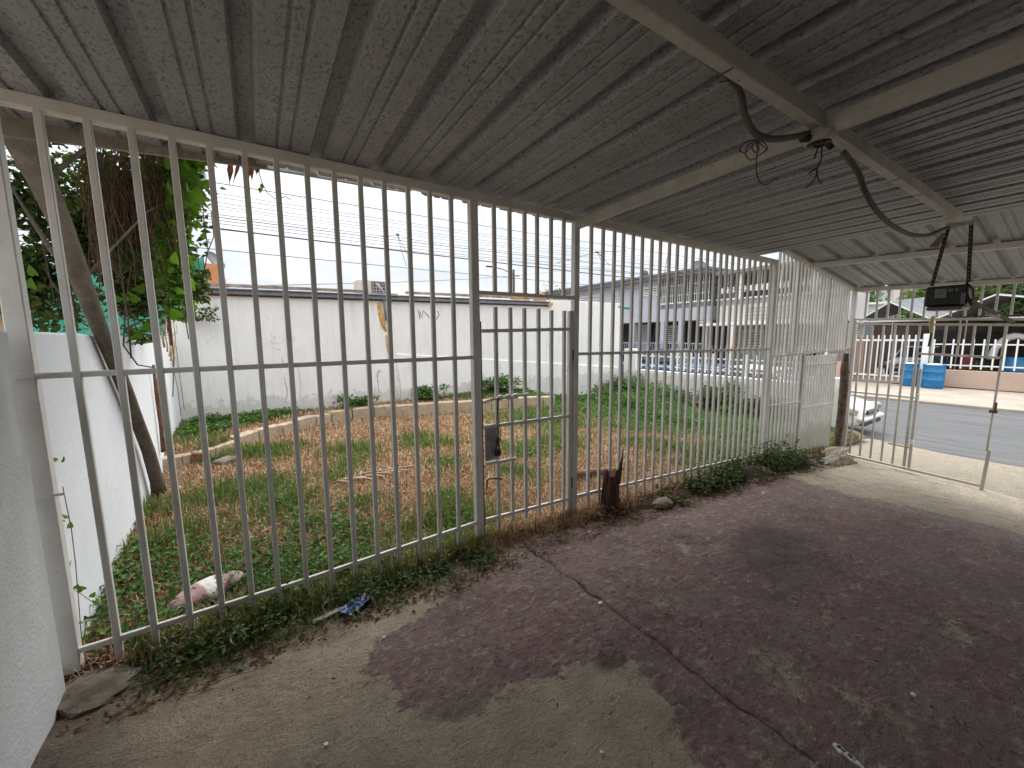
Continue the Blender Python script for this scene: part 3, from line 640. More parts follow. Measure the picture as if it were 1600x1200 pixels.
for x_, y_, z0, z1 in [(GX, 1.60, -0.46, 1.0), (GX - 0.01, 1.545, -0.47, 0.985)]:
    q = MB(); q.beam((x_, y_, z0), (x_, y_, z1), 0.032, 0.032, up=(0, 1, 0), c=0.003); q.build('stile', MBAR, sg)
for z in (0.545, -0.12): q = MB(); q.box((GX - 0.045, 1.520, z), (GX - 0.005, 1.560, z + 0.075), 0.006); q.build('hinge', MWHITE, sg)
q = MB(); q.beam((GX, 2.30, 0.565), (GX, 1.555, 0.560), 0.02, 0.024, c=0.002); q.build('rail', MBAR, sg)
q = MB(); q.beam((GX, 1.80, -0.16), (GX, 1.56, -0.175), 0.02, 0.022, c=0.002); q.build('rail', MBAR, sg)
q = MB(); q.beam((GX, 2.33, fz(2.33) + 0.035), (GX, 0.85, fz(0.85) + 0.055), 0.03, 0.028, c=0.002); q.build('bottom_rail', MBAR, sg)
q = MB(); q.beam((GX, 1.60, 1.195), (GX, 0.82, 1.165), 0.022, 0.028, c=0.002); q.build('rail', MBAR, sg)
for k in range(7):
    y = 1.472 - k * 0.128
    if y > 0.8: ybar(y, 1.19, 1.60, sg)
for a, b_, w in [(-0.05, 1.60, 0.022), (fz(.85) + .0, -0.03, 0.034)]:
    q = MB(); q.beam((GX, 0.845, a), (GX, 0.825, b_), w, w, up=(0, 1, 0), c=0.003); q.build('stile', MBAR, sg)
q = MB(); q.box((GX - 0.05, 0.80, 0.46), (GX - 0.01, 0.87, 0.50), 0.004); q.box((GX - 0.05, 0.81, 0.50), (GX - 0.015, 0.83, 0.60), 0.003); q.build('latch', MRUST, sg)
fix(sg)

# ------------------------------------------------------------------ walls round the yard
def wallbox(name, pts2, z0, z1, th, m, label, cat='wall', rough_top=0.0, side=1):
    """a plastered wall along a polyline, with a slightly uneven top"""
    P_ = [np.array(q, float) for q in pts2]; L = []
    for a, b_ in zip(P_[:-1], P_[1:]):
        n = max(2, int(np.linalg.norm(b_ - a) / 0.18)); L += [a + (b_ - a) * t for t in np.linspace(0, 1, n, endpoint=False)]
    L.append(P_[-1]); V = []
    for k, c in enumerate(L):
        t = (L[min(k + 1, len(L) - 1)] - L[max(k - 1, 0)]); t = t / np.linalg.norm(t); nrm = np.array([-t[1], t[0]]) * side
        zt = (z1(c[0], c[1]) if callable(z1) else z1) + rough_top * (vnoise(k * 0.6, 0.3, 7) - 0.5) * 2
        o_ = c + nrm * th
        V += [(c[0], c[1], z0), (c[0], c[1], zt - 0.008), (c[0] + nrm[0] * 0.008, c[1] + nrm[1] * 0.008, zt), (o_[0] - nrm[0] * 0.008, o_[1] - nrm[1] * 0.008, zt), (o_[0], o_[1], zt - 0.008), (o_[0], o_[1], z0)]
    F = []
    for k in range(len(L) - 1):
        for j in range(5):
            a = k * 6 + j; F.append((a, a + 1, a + 7, a + 6) if side < 0 else (a + 6, a + 7, a + 1, a))
    n = (len(L) - 1) * 6; F += [(0, 1, 2, 3, 4, 5), (n + 5, n + 4, n + 3, n + 2, n + 1, n)]
    q = MB(); q.add(V, F); return tag(q.build(name, m), label, cat)
wallbox('boundary_wall', [(-0.782, -1.6), (-0.782, 2.285)], -0.2, 1.535, 0.15, MWALL2, 'plain white plastered wall closest to the camera at the left edge', rough_top=0.004)
wallbox('boundary_wall', [(-0.800, 2.43), (-0.905, 3.9), (-1.03, 6.0), (-1.15, 8.50)], -0.2, lambda x, y: 1.540 - 0.006 * (y - 2.4), 0.15, MWALL2, 'white plastered yard wall running behind the leaning tree trunk', rough_top=0.006)
far = thing('far_wall', 'long white plastered wall of the neighbouring building at the back of the yard', 'wall', (3, 8.5, 0))
q = MB(); q.box((-1.16, 8.50, -0.3), (6.74, 8.70, 2.30), 0.0); q.build('plaster_wall', MFARW, far)
q = MB(); q.box((6.74, 8.512, -0.6), (9.52, 8.70, 2.455), 0.006); q.box((9.52, 8.515, -0.6), (9.56, 8.69, 2.44), 0.004)
q.build('end_wall', MFARW, far)
# a shallow step in the plaster (lower part stands proud) from the old pipe rightwards
q = MB(); V = []; xs_ = np.linspace(2.52, 9.55, 40)
for k, x in enumerate(xs_):
    zt = np.interp(x, [2.5, 9.5], [1.150, 0.50]); V += [(x, 8.500 if x < 6.74 else 8.512, zt), (x, 8.478, zt - 0.014), (x, 8.476, -0.5)]
F = []
for k in range(39): F += [(k * 3 + 3, k * 3, k * 3 + 1, k * 3 + 4), (k * 3 + 4, k * 3 + 1, k * 3 + 2, k * 3 + 5)]
q.add(V, F); q.add([V[0], V[1], V[2], (2.52, 8.5, -0.5)], [(0, 3, 2, 1)]); q.build('plaster_skirt', MFARW, far)
MGUT = plain('grey_gutter', (0.22, 0.235, 0.27), 0.45, 0.3, var=0.25, scale=8, dirt=(.5, .5, .5), dirt_amt=.5)
q = MB(); q.beam((-1.16, 8.455, 2.290), (6.62, 8.455, 2.335), 0.08, 0.075, c=0.008); q.beam((-1.16, 8.43, 2.338), (6.64, 8.43, 2.386), 0.12, 0.022, c=0.004); q.build('gutter', MGUT, far)
q = MB(); q.beam((-1.16, 8.489, 2.238), (6.66, 8.489, 2.285), 0.02, 0.028, c=0.002); q.build('drip_strip', MRUST, far)
MFASC = plain('peeling_fascia', (0.30, 0.24, 0.19), 0.9, var=0.5, scale=5, dirt=(0.62, 0.55, 0.46), dirt_amt=0.9)
for (a, b_, z, m_) in [(-1.16, 2.02, 2.405, MFASC), (2.05, 2.6, 2.38, MGUT), (2.78, 6.6, 2.445, MFASC)]:
    q = MB(); q.beam((a, 8.50, z), (b_, 8.50, z + 0.012 * (b_ - a) * 0.5), 0.05, 0.055, c=0.003); q.build('roof_board', m_, far)
q = MB()
rr = random.Random(5); x = 4.6
while x < 6.7:
    w = rr.uniform(0.12, 0.3); q.box((x, 8.47, 2.475), (x + w, 8.56, 2.475 + rr.uniform(0.02, 0.06)), 0.006); x += w + rr.uniform(0.0, 0.06)
tag(q.build('loose_rubble', plain('orange_mortar', (0.50, 0.30, 0.18), 0.9, var=0.4, scale=9), far), kind='stuff')
q = MB(); q.beam((6.60, 8.46, 2.30), (6.76, 8.46, 2.36), 0.10, 0.10, c=0.01); q.build('gutter_end', plain('ochre_rust', (0.62, 0.36, 0.13), 0.8, var=0.45, scale=14), far)
fix(far)
# yellow foam-covered conduit on the far wall
cd = thing('wall_conduit', 'grey service pipe with flaking yellow foam running down the far white wall', 'pipe', (2.3, 8.45, 1.0))
q = MB(); q.tube([(2.20, 8.55, 2.60), (2.22, 8.44, 2.52), (2.275, 8.40, 2.42), (2.29, 8.43, 2.25), (2.31, 8.46, 2.12), (2.33, 8.46, 1.85)], 0.022, 8); q.build('steel_pipe', MGUT, cd)
q = MB(); q.tube([(2.20, 8.50, 2.20), (2.235, 8.49, 1.95), (2.28, 8.49, 1.75), (2.325, 8.49, 1.62)], [0.03, 0.04, 0.035, 0.02], 8, rough=0.35)
q.tube([(2.35, 8.49, 1.55), (2.37, 8.49, 1.30), (2.40, 8.49, 1.03), (2.40, 8.50, 0.85)], [0.035, 0.042, 0.035, 0.012], 8, rough=0.35)
q.tube([(2.34, 8.492, 2.0), (2.40, 8.492, 1.8), (2.42, 8.495, 1.6)], [0.02, 0.03, 0.01], 6, rough=0.4)
q.build('foam_cover', plain('yellow_foam', (0.66, 0.40, 0.10), 0.9, var=0.55, scale=22, bmp=.8, dirt=(0.12, 0.05, 0.02), dirt_amt=0.9), cd)
q = MB(); q.box((2.385, 8.470, 0.10), (2.425, 8.499, 0.84), 0.004); q.build('stained_strip', plain('brown_stain', (0.27, 0.21, 0.14), 0.9, var=0.5, scale=12), cd)
fix(cd)
# cracks in the far plaster: thin recess-like dark ridges
def crack(pts, y, r=0.006, seed=0):
    rr = random.Random(seed); q = MB(); P_ = []
    for a, b_ in zip(pts[:-1], pts[1:]):
        for t in np.linspace(0, 1, 6, endpoint=False): P_.append((a[0] + (b_[0] - a[0]) * t + rr.uniform(-.012, .012), y, a[1] + (b_[1] - a[1]) * t + rr.uniform(-.012, .012)))
    P_.append((pts[-1][0], y, pts[-1][1])); q.tube(P_, [r * rr.uniform(0.4, 1.3) for _ in P_], 4, smooth=False); return q
MCRK = plain('crack_dirt', (0.36, 0.30, 0.25), 0.95, var=0.4, scale=30)
mk = thing('wall_cracks', 'dark branching cracks and peeled spots low on the far white wall', 'crack', (1.5, 8.49, 0.5))
for k, (pp) in enumerate([[(444, 590), (449, 612), (446, 630)], [(466, 575), (470, 600), (468, 622)], [(592, 577), (589, 595), (594, 615)], [(622, 577), (624, 600), (626, 622)], [(598, 579), (588, 582), (591, 600)], [(440, 560), (446, 572)]]):
    P_ = [S(a, b_, y=8.497) for a, b_ in pp]; crack([(v[0], v[2]) for v in P_], 8.499 if k != 3 else 8.477, 0.006, k).build('crack', MCRK, mk)
fix(mk)
gr = MB()
for pl in [[(656, 487), (659, 496), (661, 485), (666, 490), (671, 496)], [(684, 486), (686, 492), (682, 499)], [(654, 484), (656, 498)]]:
    gr.tube([tuple(S(a, b_, y=8.498)) for a, b_ in pl], 0.009, 4)
tag(gr.build('graffiti_scribble', plain('purple_marker', (0.22, 0.16, 0.30), 0.8)), 'faint purple scribble on the far white wall', 'graffiti')

# low street wall with white pickets (x = 9.7)
lw = thing('street_wall', 'low white wall topped with white metal pickets beyond the green bushes', 'wall', (9.7, 5.6, -0.4))
q = MB(); q.box((9.70, 2.95, -0.9), (9.86, 8.49, 0.455), 0.01); q.build('plaster_base', MWALL, lw)
q = MB(); q.box((9.66, 8.05, -0.9), (9.92, 8.495, 1.07), 0.01); q.build('pillar', MWALL, lw)
q = MB(); q.box((9.66, 2.90, -0.9), (9.92, 3.25, 0.60), 0.01); q.build('pillar', MWALL, lw)
y = 7.93
while y > 3.35:
    q = MB(); q.box((9.765, y - 0.022, 0.50), (9.79, y + 0.022, 1.00), 0.003); q.build('picket', MWHITE, lw); y -= 0.205
for z in (0.565, 0.85): q = MB(); q.box((9.792, 3.25, z), (9.81, 8.05, z + 0.035), 0.003); q.build('rail', MWHITE, lw)
fix(lw)

# ------------------------------------------------------------------ concrete block border
MBLOCK = plain('sandstone_block', (0.44, 0.35, 0.245), 0.92, var=0.35, scale=7, bmp=0.9, bs=40, dirt=(0.10, 0.085, 0.05), dirt_amt=0.9)
bord = thing('block_border', 'curved border of weathered tan concrete blocks across the yard', 'border', (1.5, 7.3, 0))
pl = [np.array(q) for q in EDGE]; seg = []; acc = 0
dens = []
for a, b_ in zip(pl[:-1], pl[1:]):
    for t in np.linspace(0, 1, 30, endpoint=False): dens.append(a + (b_ - a) * t)
dens = np.array(dens); cum = np.concatenate([[0], np.cumsum(np.linalg.norm(np.diff(dens, axis=0), axis=1))])
rr = random.Random(2); s_ = 0.0; L = cum[-1]
while s_ < L - 0.2:
    ln = 0.40 if rr.random() > 0.3 else 0.30; e_ = min(s_ + ln, L)
    a = np.array([np.interp(s_ + 0.006, cum, dens[:, 0]), np.interp(s_ + 0.006, cum, dens[:, 1])]); b_ = np.array([np.interp(e_ - 0.006, cum, dens[:, 0]), np.interp(e_ - 0.006, cum, dens[:, 1])])
    zt = 0.14 + rr.uniform(-0.012, 0.012) - 0.0 * s_; mid = (a + b_) / 2; zg = float(yard_z(*mid)) - 0.06
    d = (b_ - a); ang = math.atan2(d[1], d[0]) + rr.uniform(-0.02, 0.02); Ln = np.linalg.norm(d)
    M = Matrix.Translation((mid[0], mid[1], 0)) @ Matrix.Rotation(ang, 4, 'Z') @ Matrix.Rotation(rr.uniform(-.03, .03), 4, 'X')
    if s_ < 1.1: zt = 0.10
    q = MB(); q.box((-Ln / 2, 0.0, zg), (Ln / 2, 0.17, zt), 0.012, M); q.build('block', MBLOCK, bord); s_ = e_
fix(bord)

# ------------------------------------------------------------------ leaf and blade clouds
def leaf_cloud(name, P_, size, mat_, parent=None, up=0.6, aspect=0.62, fold=0.25, seed=1, droop=0.0):
    """many small folded leaves: 2 triangles... built as 2 quads-as-tris per leaf"""
    r = np.random.default_rng(seed); n = len(P_); P_ = np.asarray(P_, float)
    sz = (size if np.ndim(size) else np.full(n, size)) * r.uniform(0.6, 1.25, n)
    az = r.uniform(0, 2 * np.pi, n); d = np.stack([np.cos(az), np.sin(az), r.normal(-droop, 0.35, n)], 1); d /= np.linalg.norm(d, axis=1)[:, None]
    nn = r.normal(0, 1, (n, 3)); nn[:, 2] = np.abs(nn[:, 2]) + up * 2.0; s = np.cross(d, nn); s /= np.linalg.norm(s, axis=1)[:, None] + 1e-9; u = np.cross(s, d)
    u *= np.sign(u[:, 2:3] + 1e-9)
    w = sz * aspect / 2
    base = P_; tip = P_ + d * sz[:, None]; m1 = P_ + d * (sz * 0.42)[:, None]; lift = u * (w * fold * 2)[:, None]
    l = m1 + s * w[:, None] + lift; rgt = m1 - s * w[:, None] + lift
    V = np.stack([base, rgt, tip, l], 1).reshape(-1, 3); k = np.arange(n) * 4
    F = np.concatenate([np.stack([k, k + 1, k + 2], 1), np.stack([k, k + 2, k + 3], 1)])
    return np_mesh(name, V, F, mat_, parent)
def blades(name, P_, h, w, mat_, lean=0.5, seed=1, curl=True):
    r = np.random.default_rng(seed); n = len(P_); P_ = np.asarray(P_, float); az = r.uniform(0, 2 * np.pi, n)
    hh = h * r.uniform(0.5, 1.3, n); ln = np.abs(r.normal(0, lean, n)); dx = np.stack([np.cos(az), np.sin(az)], 1)
    s = np.stack([-dx[:, 1], dx[:, 0], np.zeros(n)], 1) * (w * (0.6 + 0.28 * np.hypot(P_[:, 0], P_[:, 1])) / 2)[:, None]
    horiz = hh * np.sin(np.clip(ln, 0, 1.45)); vert = hh * np.cos(np.clip(ln, 0, 1.45))
    mid = P_ + np.stack([dx[:, 0] * horiz * 0.4, dx[:, 1] * horiz * 0.4, vert * 0.62], 1)
    tip = P_ + np.stack([dx[:, 0] * horiz, dx[:, 1] * horiz, vert * (0.95 if not curl else 0.9)], 1)
    V = np.stack([P_ - s, P_ + s, mid + s * 0.8, mid - s * 0.8, tip], 1).reshape(-1, 3); k = np.arange(n) * 5
    F = np.concatenate([np.stack([k, k + 1, k + 2], 1), np.stack([k, k + 2, k + 3], 1), np.stack([k + 3, k + 2, k + 4], 1)])
    return np_mesh(name, V, F, mat_)
MDRY = leaf_mat('dry_thatch', [(0.05, (0.11, 0.06, 0.034)), (0.3, (0.30, 0.175, 0.10)), (0.6, (0.46, 0.30, 0.185)), (0.95, (0.66, 0.52, 0.36))], 0.15, 0.8)
MGRASS = leaf_mat('green_grass', [(0.1, (0.045, 0.10, 0.018)), (0.5, (0.11, 0.175, 0.045)), (0.9, (0.29, 0.30, 0.12))], 0.35)
MWEED = leaf_mat('weed_leaves', [(0.1, (0.022, 0.062, 0.014)), (0.45, (0.05, 0.125, 0.022)), (0.75, (0.10, 0.21, 0.035)), (0.97, (0.23, 0.31, 0.06))], 0.35)
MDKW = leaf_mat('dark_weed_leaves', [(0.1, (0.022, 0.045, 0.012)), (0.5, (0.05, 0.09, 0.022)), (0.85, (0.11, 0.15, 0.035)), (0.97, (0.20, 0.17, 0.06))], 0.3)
MVINE = leaf_mat('vine_leaves', [(0.1, (0.03, 0.085, 0.015)), (0.45, (0.075, 0.18, 0.022)), (0.75, (0.17, 0.33, 0.03)), (0.97, (0.34, 0.48, 0.07))], 0.45)
MDEAD = leaf_mat('dead_leaves', [(0.1, (0.05, 0.025, 0.015)), (0.5, (0.14, 0.07, 0.035)), (0.9, (0.30, 0.17, 0.09))], 0.2, 0.8)

def scatter(n, x0, x1, y0, y1, dens, seed, zf=ysurf):
    r = np.random.default_rng(seed); out = []; got = 0
    while got < n:
        x = r.uniform(x0, x1, n); y = r.uniform(y0, y1, n); k = r.uniform(0, 1, n) < dens(x, y); xx = x[k]; yy = y[k]
        lim = -0.82 - 0.058 * (yy - 2.4); ok = (xx > lim) & (yy < 8.46) & ~((xx > 7.85) & (yy < 2.6)) & (xx < 9.66); xx = xx[ok]; yy = yy[ok]
        out.append(np.stack([xx, yy, zf(xx, yy)], 1)); got += len(xx)
        if len(out) > 60: break
    return np.concatenate(out)[:n]
GP = [((350, 765), .55), ((425, 755), .65), ((450, 790), .45), ((430, 712), .40), ((540, 720), .5), ((520, 745), .35), ((560, 790), .35), ((650, 690), .45), ((700, 720), .5), ((330, 715), .3), ((820, 700), .7), ((870, 690), .8), ((800, 740), .5), ((640, 840), .5), ((560, 850), .45), ((620, 800), .25), ((700, 780), .3), ((470, 690), .35)]
GW = [(S(a, b_, z=0.0)[0], S(a, b_, z=0.0)[1], r_ * 0.72) for (a, b_), r_ in GP]
def greenness(x, y):
    g = np.zeros_like(x)
    for cx, cy, r_ in GW: g = np.maximum(g, np.exp(-(np.hypot(x - cx, (y - cy) * 0.8) / (r_ * 0.75)) ** 2))
    g = np.maximum(g, sstep(3.4, 5.2, x + 0.15 * (y - 3.0)) * (0.45 + 0.55 * sstep(0.35, 0.6, vnoise(x * 1.1, y * 1.1, 15))))
    g = np.maximum(g, (1 - sstep(2.75, 3.3, y)) * sstep(-0.6, 0.2, x) * (1 - sstep(1.2, 1.6, x)) * 0.9)
    g = np.maximum(g, (behind_edge(x, y) > 0.6) * 0.6)
    g = g - 0.06 + 0.42 * fbm(x * 2.5, y * 2.5, 5, 77)
    return np.clip(g, 0, 1)
def near_w(y): return np.clip(2.6 / y, 0.25, 1.0) ** 1.0
dry = scatter(120000, -1.2, 9.6, 2.30, 8.45, lambda x, y: np.clip(1.08 - 0.95 * greenness(x, y), 0.04, 1) * near_w(y) * (0.55 + 0.45 * (vnoise(x * 7, y * 7, 3) > 0.35)), 11)
tag(blades('dry_grass', dry, 0.070, 0.0050, MDRY, 1.35, 12), kind='stuff')
gpts = scatter(70000, -1.2, 9.6, 2.35, 8.45, lambda x, y: greenness(x, y) ** 1.6 * near_w(y), 13)
tag(blades('green_grass', gpts, 0.085, 0.0045, MGRASS, 0.55, 14), kind='stuff')
# clumps of longer grass
cl = []
r = np.random.default_rng(5)
for (a, b_) in [(360, 775), (395, 770), (425, 700), (400, 705), (345, 708), (540, 700), (650, 680), (440, 790), (560, 700), (690, 690), (820, 650), (880, 680), (730, 820), (705, 800), (250, 800), (280, 845)]:
    c = S(a, b_, z=0.0); n = 420; p2 = r.normal(0, 0.17, (n, 2)) + c[:2]; cl.append(np.stack([p2[:, 0], p2[:, 1], ysurf(p2[:, 0], p2[:, 1])], 1))
tag(blades('grass_tufts', np.concatenate(cl), 0.14, 0.0045, MGRASS, 0.45, 15), kind='stuff')
# leafy ground cover by the left wall and along the bars
def cover_d(x, y):
    a = np.exp(-((y - 3.05) / 0.55) ** 2) * (1 - sstep(0.15, 0.9, x)) * (y > 2.45)
    a = np.maximum(a, 0.9 * np.exp(-((x + 0.62 + 0.08 * (y - 2.6)) / 0.16) ** 2) * (y < 3.6))
    a = np.maximum(a, 0.95 * sstep(0.0, 0.12, behind_edge(x, y) - 0.7 - 0.3 * vnoise(x * 1.1, x * 0, 4)) * (x > -1.0))
    a = np.maximum(a, 0.85 * sstep(5.6, 7.5, x + 0.25 * y - 0.6))
    return np.clip(a * (0.45 + 0.8 * (vnoise(x * 3.2, y * 3.2, 9) > 0.33)), 0, 1)
cp = scatter(52000, -1.2, 9.6, 2.42, 8.45, lambda x, y: cover_d(x, y) * np.where(y > 5, 0.75, 1), 16)
cp[:, 2] += r.uniform(0.005, 0.10, len(cp)) * (0.6 + 0.7 * vnoise(cp[:, 0] * 4, cp[:, 1] * 4, 6)); sz = np.where(cp[:, 1] > 5, 0.060, 0.042)
tag(leaf_cloud('ground_cover', cp, sz, MWEED, up=0.9, seed=17), kind='stuff')
# weeds at the foot of the bars
def strip(n, x0, x1, y0, y1, h, seed, env=None):
    r = np.random.default_rng(seed); x = r.uniform(x0, x1, n); y = r.normal((y0 + y1) / 2, (y1 - y0) / 3.5, n); e = env(x) if env else 1.0
    z = np.interp(x, [-1, 0, 1.5, 3, 5.4, 7.9], [0.0, 0.0, 0.0, -0.06, -0.21, -0.48]) + np.abs(r.normal(0, 1, n)) * h * e * 0.55
    k = (vnoise(x * 4.0, y * 4.0, seed) > 0.30); return np.stack([x, y, z], 1)[k]
a = strip(2600, -0.52, 1.25, 2.10, 2.44, 0.12, 21, lambda x: 0.35 + 0.9 * np.exp(-((x - 0.05) / 0.45) ** 2))
b2 = strip(7000, 3.15, 6.55, 2.10, 2.45, 0.22, 22, lambda x: np.interp(x, [3.1, 3.8, 4.6, 5.6, 6.5], [0.15, 0.55, 1.0, 1.15, 0.6]))
tag(leaf_cloud('fence_weeds', np.concatenate([a, b2]), np.concatenate([np.full(len(a), 0.032), np.full(len(b2), 0.048)]), MDKW, up=0.7, seed=23), kind='stuff')
thatch = scatter(26000, -1.2, 9.6, 2.4, 8.45, lambda x, y: np.clip(0.9 - 0.8 * greenness(x, y), 0.05, 1) * near_w(y) * (vnoise(x * 5, y * 5, 31) > 0.4), 19); thatch[:, 2] += 0.012
tag(leaf_cloud('thatch_curls', thatch, 0.045, MDRY, up=0.8, seed=20, aspect=0.28, fold=0.6), kind='stuff')
bl_ = scatter(12000, -1.2, 9.6, 2.6, 8.3, lambda x, y: np.clip(greenness(x, y) - 0.15, 0, 1) * (vnoise(x * 3.3, y * 3.3, 36) > 0.45) * near_w(y), 29); bl_[:, 2] += r.uniform(0.02, 0.09, len(bl_))
tag(leaf_cloud('broadleaf_weeds', bl_, 0.040, MWEED, up=0.8, seed=30), kind='stuff')
litter = scatter(5200, -0.75, 7.6, 2.02, 2.5, lambda x, y: 0.5 + 0.5 * (vnoise(x * 5, y * 5, 44) > 0.4), 24); litter[:, 2] = np.maximum(litter[:, 2], floor_z(litter[:, 0], litter[:, 1])) + 0.006
tag(leaf_cloud('leaf_litter', litter, 0.032, MDEAD, up=1.3, seed=25, aspect=0.4), kind='stuff')
wg = scatter(2600, -0.6, 1.3, 2.12, 2.5, lambda x, y: 0.3 + 0.7 * (vnoise(x * 5, y * 5, 45) > 0.45), 46)
tag(blades('edge_grass', wg, 0.11, 0.0045, MGRASS, 0.7, 47), kind='stuff')
mat_pts = scatter(5200, 1.15, 2.75, 2.08, 2.6, lambda x, y: np.exp(-((y - 2.32 + 0.0 * x) / 0.10) ** 2) * np.where(x < 2.1, 1, 0.5), 26); mat_pts[:, 2] += 0.01
tag(blades('dead_grass_mat', mat_pts, 0.06, 0.003, MDRY, 1.1, 27), kind='stuff')
# straggly straws and roots on the floor edge
q = MB(); rr = random.Random(9)
for k in range(150):
    x = rr.uniform(-0.6, 7.4); y = rr.gauss(2.13, 0.06); L_ = rr.uniform(0.05, 0.22); an = rr.uniform(-0.7, 0.7); pts = []
    for t in np.linspace(0, 1, 5): xx = x + math.cos(an) * L_ * t; yy = y + math.sin(an) * L_ * t + 0.02 * math.sin(t * 3 + k); pts.append((xx, yy, float(floor_z(xx, yy)) + 0.012 + 0.01 * math.sin(t * 3)))
    q.tube(pts, rr.uniform(0.0012, 0.0030), 4)
tag(q.build('dry_stalks', plain('straw', (0.20, 0.13, 0.075), 0.9, var=.5, scale=30)), kind='stuff')

# shrubs along the low street wall: each a bushy clump of its own
def shrub(c, rad, h, n, m_, label, seed, leaf=0.075, group=None):
    r = np.random.default_rng(seed); t = thing('weed_bush', label, 'bush', (c[0], c[1], c[2]), group)
    cen = r.normal(0, 0.5, (14, 3)) * [rad, rad, 0]; cen[:, 2] = r.uniform(0.25, 1.0, 14) * h * 0.8; idx = r.integers(0, 14, n)
    p_ = cen[idx] + r.normal(0, 1, (n, 3)) * [rad * 0.24, rad * 0.24, h * 0.13]; p_[:, 2] = np.clip(p_[:, 2], 0.02, h * 1.1)
    o = leaf_cloud('foliage', p_, leaf, m_, t, up=0.5, seed=seed + 1); o['kind'] = 'stuff'
    q = MB()
    for k in range(9): q.tube([(0, 0, -0.05), (cen[k][0] * 0.5, cen[k][1] * 0.5, cen[k][2] * 0.6), tuple(cen[k])], [0.012, 0.009, 0.004], 5)
    o = q.build('stems', MWOOD, t); o['kind'] = 'stuff'; return t
labs = ['leafy green weed bush at the far corner where the tall white wall ends', 'broad green weed bush under the white pickets, left of the tallest one', 'tallest dark green bush in front of the low white picket wall', 'green bush between the tall bush and the end fence post', 'small dark bush behind the last post of the bar fence', 'low pale weed clump at the foot of the far wall behind the gate leaf']
spots = [((9.0, 7.9), 0.55, 0.72, 0), ((9.2, 6.7), 0.75, 0.55, 1), ((9.3, 5.35), 0.42, 0.75, 2), ((9.25, 4.55), 0.35, 0.42, 3), ((9.2, 3.9), 0.35, 0.55, 4)]
for (xy, rad, h, k) in spots:
    shrub((xy[0], xy[1], float(ysurf(np.array(xy[0]), np.array(xy[1])))), rad, h, 2600, MWEED if k != 2 and k != 4 else MDKW, labs[k], 50 + k)
shrub((4.9, 8.25, 0.12), 0.35, 0.42, 900, MWEED, labs[5], 61)
shrub((7.6, 6.6, float(ysurf(np.array(7.6), np.array(6.6)))), 0.75, 0.42, 2400, MWEED, 'spreading weed patch in the yard right of the gate post', 62)
shrub((6.9, 4.9, float(ysurf(np.array(6.9), np.array(4.9)))), 0.7, 0.34, 2400, MWEED, 'low spreading weed patch in the middle of the green right side', 63, 0.06)
shrub((3.1, 8.15, 0.14), 0.28, 0.30, 700, MWEED, 'small weed clump at the wall foot just right of the yellow pipe', 64)
shrub((1.6, 8.1, 0.14), 0.3, 0.22, 600, MWEED, 'small weed clump at the wall foot left of the yellow pipe', 65)

# ------------------------------------------------------------------ leaning tree with hanging vines
MBARK = plain('grey_bark', (0.14, 0.112, 0.083), 0.92, var=0.45, scale=9, bmp=1.0, bs=35, dirt=(0.05, 0.045, 0.03), dirt_amt=0.8)
tree = thing('leaning_tree', 'bare-stemmed tree leaning left over the white yard wall', 'tree', (-0.86, 5.05, 0.05))
tpx = [(245, 752, -0.890), (232, 705, -0.885), (215, 660, -0.875), (197, 612, -0.862), (178, 565, -0.848), (152, 505, -0.835), (128, 440, -0.85), (98, 355, -0.88), (66, 285, -0.93), (36, 225, -0.99), (10, 170, -1.05)]
tp = [tuple(S(a, b_, x=x)) for a, b_, x in tpx]; tp = [(tp[0][0], tp[0][1] + 0.03, tp[0][2] - 0.12)] + tp
tr_ = [0.060, 0.052, 0.046, 0.043, 0.042, 0.042, 0.043, 0.046, 0.050, 0.058, 0.068, 0.08]
q = MB(); q.tube(tp, tr_, 16, rough=0.05, seed=8); q.build('trunk', MBARK, tree)
T6 = Vector(tp[7]); T8 = Vector(tp[9])
for k, (P_, R_) in enumerate([([T6, T6 + Vector((.1, .25, .25)), T6 + Vector((.25, .6, .6)), T6 + Vector((.5, 1.0, .9))], [0.008, 0.007, 0.006, 0.004]), ([T8, T8 + Vector((.15, .3, .35)), T8 + Vector((.3, .9, .8))], [0.016, 0.012, 0.008]), ([T6, T6 + Vector((-.25, .5, .25)), T6 + Vector((-.5, .9, .7))], [0.02, 0.015, 0.009])]):
    q = MB(); q.tube([tuple(v) for v in P_], R_, 8, rough=0.08, seed=k); q.build('limb', MBARK, tree)
# crown above the eave (its underside shows through the bars)
r = np.random.default_rng(31)
def cloud(cs, n):
    idx = r.integers(0, len(cs), n); C_ = np.array([c[:3] for c in cs])[idx]; R_ = np.array([c[3:] for c in cs])[idx]; return C_ + r.normal(0, 0.5, (n, 3)) * R_
crown = cloud([(-1.35, 5.7, 2.6, .35, .2, .3), (-0.9, 5.2, 2.8, .35, .25, .22), (-1.1, 5.6, 2.3, .3, .2, .25), (-0.75, 5.3, 2.45, .2, .25, .35), (-1.8, 5.8, 2.1, .3, .2, .3), (-0.6, 5.0, 2.95, .25, .3, .18), (-1.9, 5.8, 2.9, .4, .2, .3), (-1.0, 5.7, 1.95, .22, .2, .2)], 6200)
shade_leaves = np.random.default_rng(35).uniform(0, 1, (15000, 3)) * [2.9, 2.9, 0.75] + [-2.5, 2.75, 2.75]; shade_leaves[:, 2] += 0.22 * np.clip(shade_leaves[:, 1] - 3.2, 0, 3)  # mostly unseen leaf layer over the eave, added to block sky light
shade_leaves = shade_leaves[(vnoise(shade_leaves[:, 0] * 2.5, shade_leaves[:, 1] * 2.5, 14) > 0.22) & (shade_leaves[:, 0] < 0.25 - 0.35 * (shade_leaves[:, 1] - 3.5) ** 2)]; crown = np.concatenate([crown, shade_leaves])
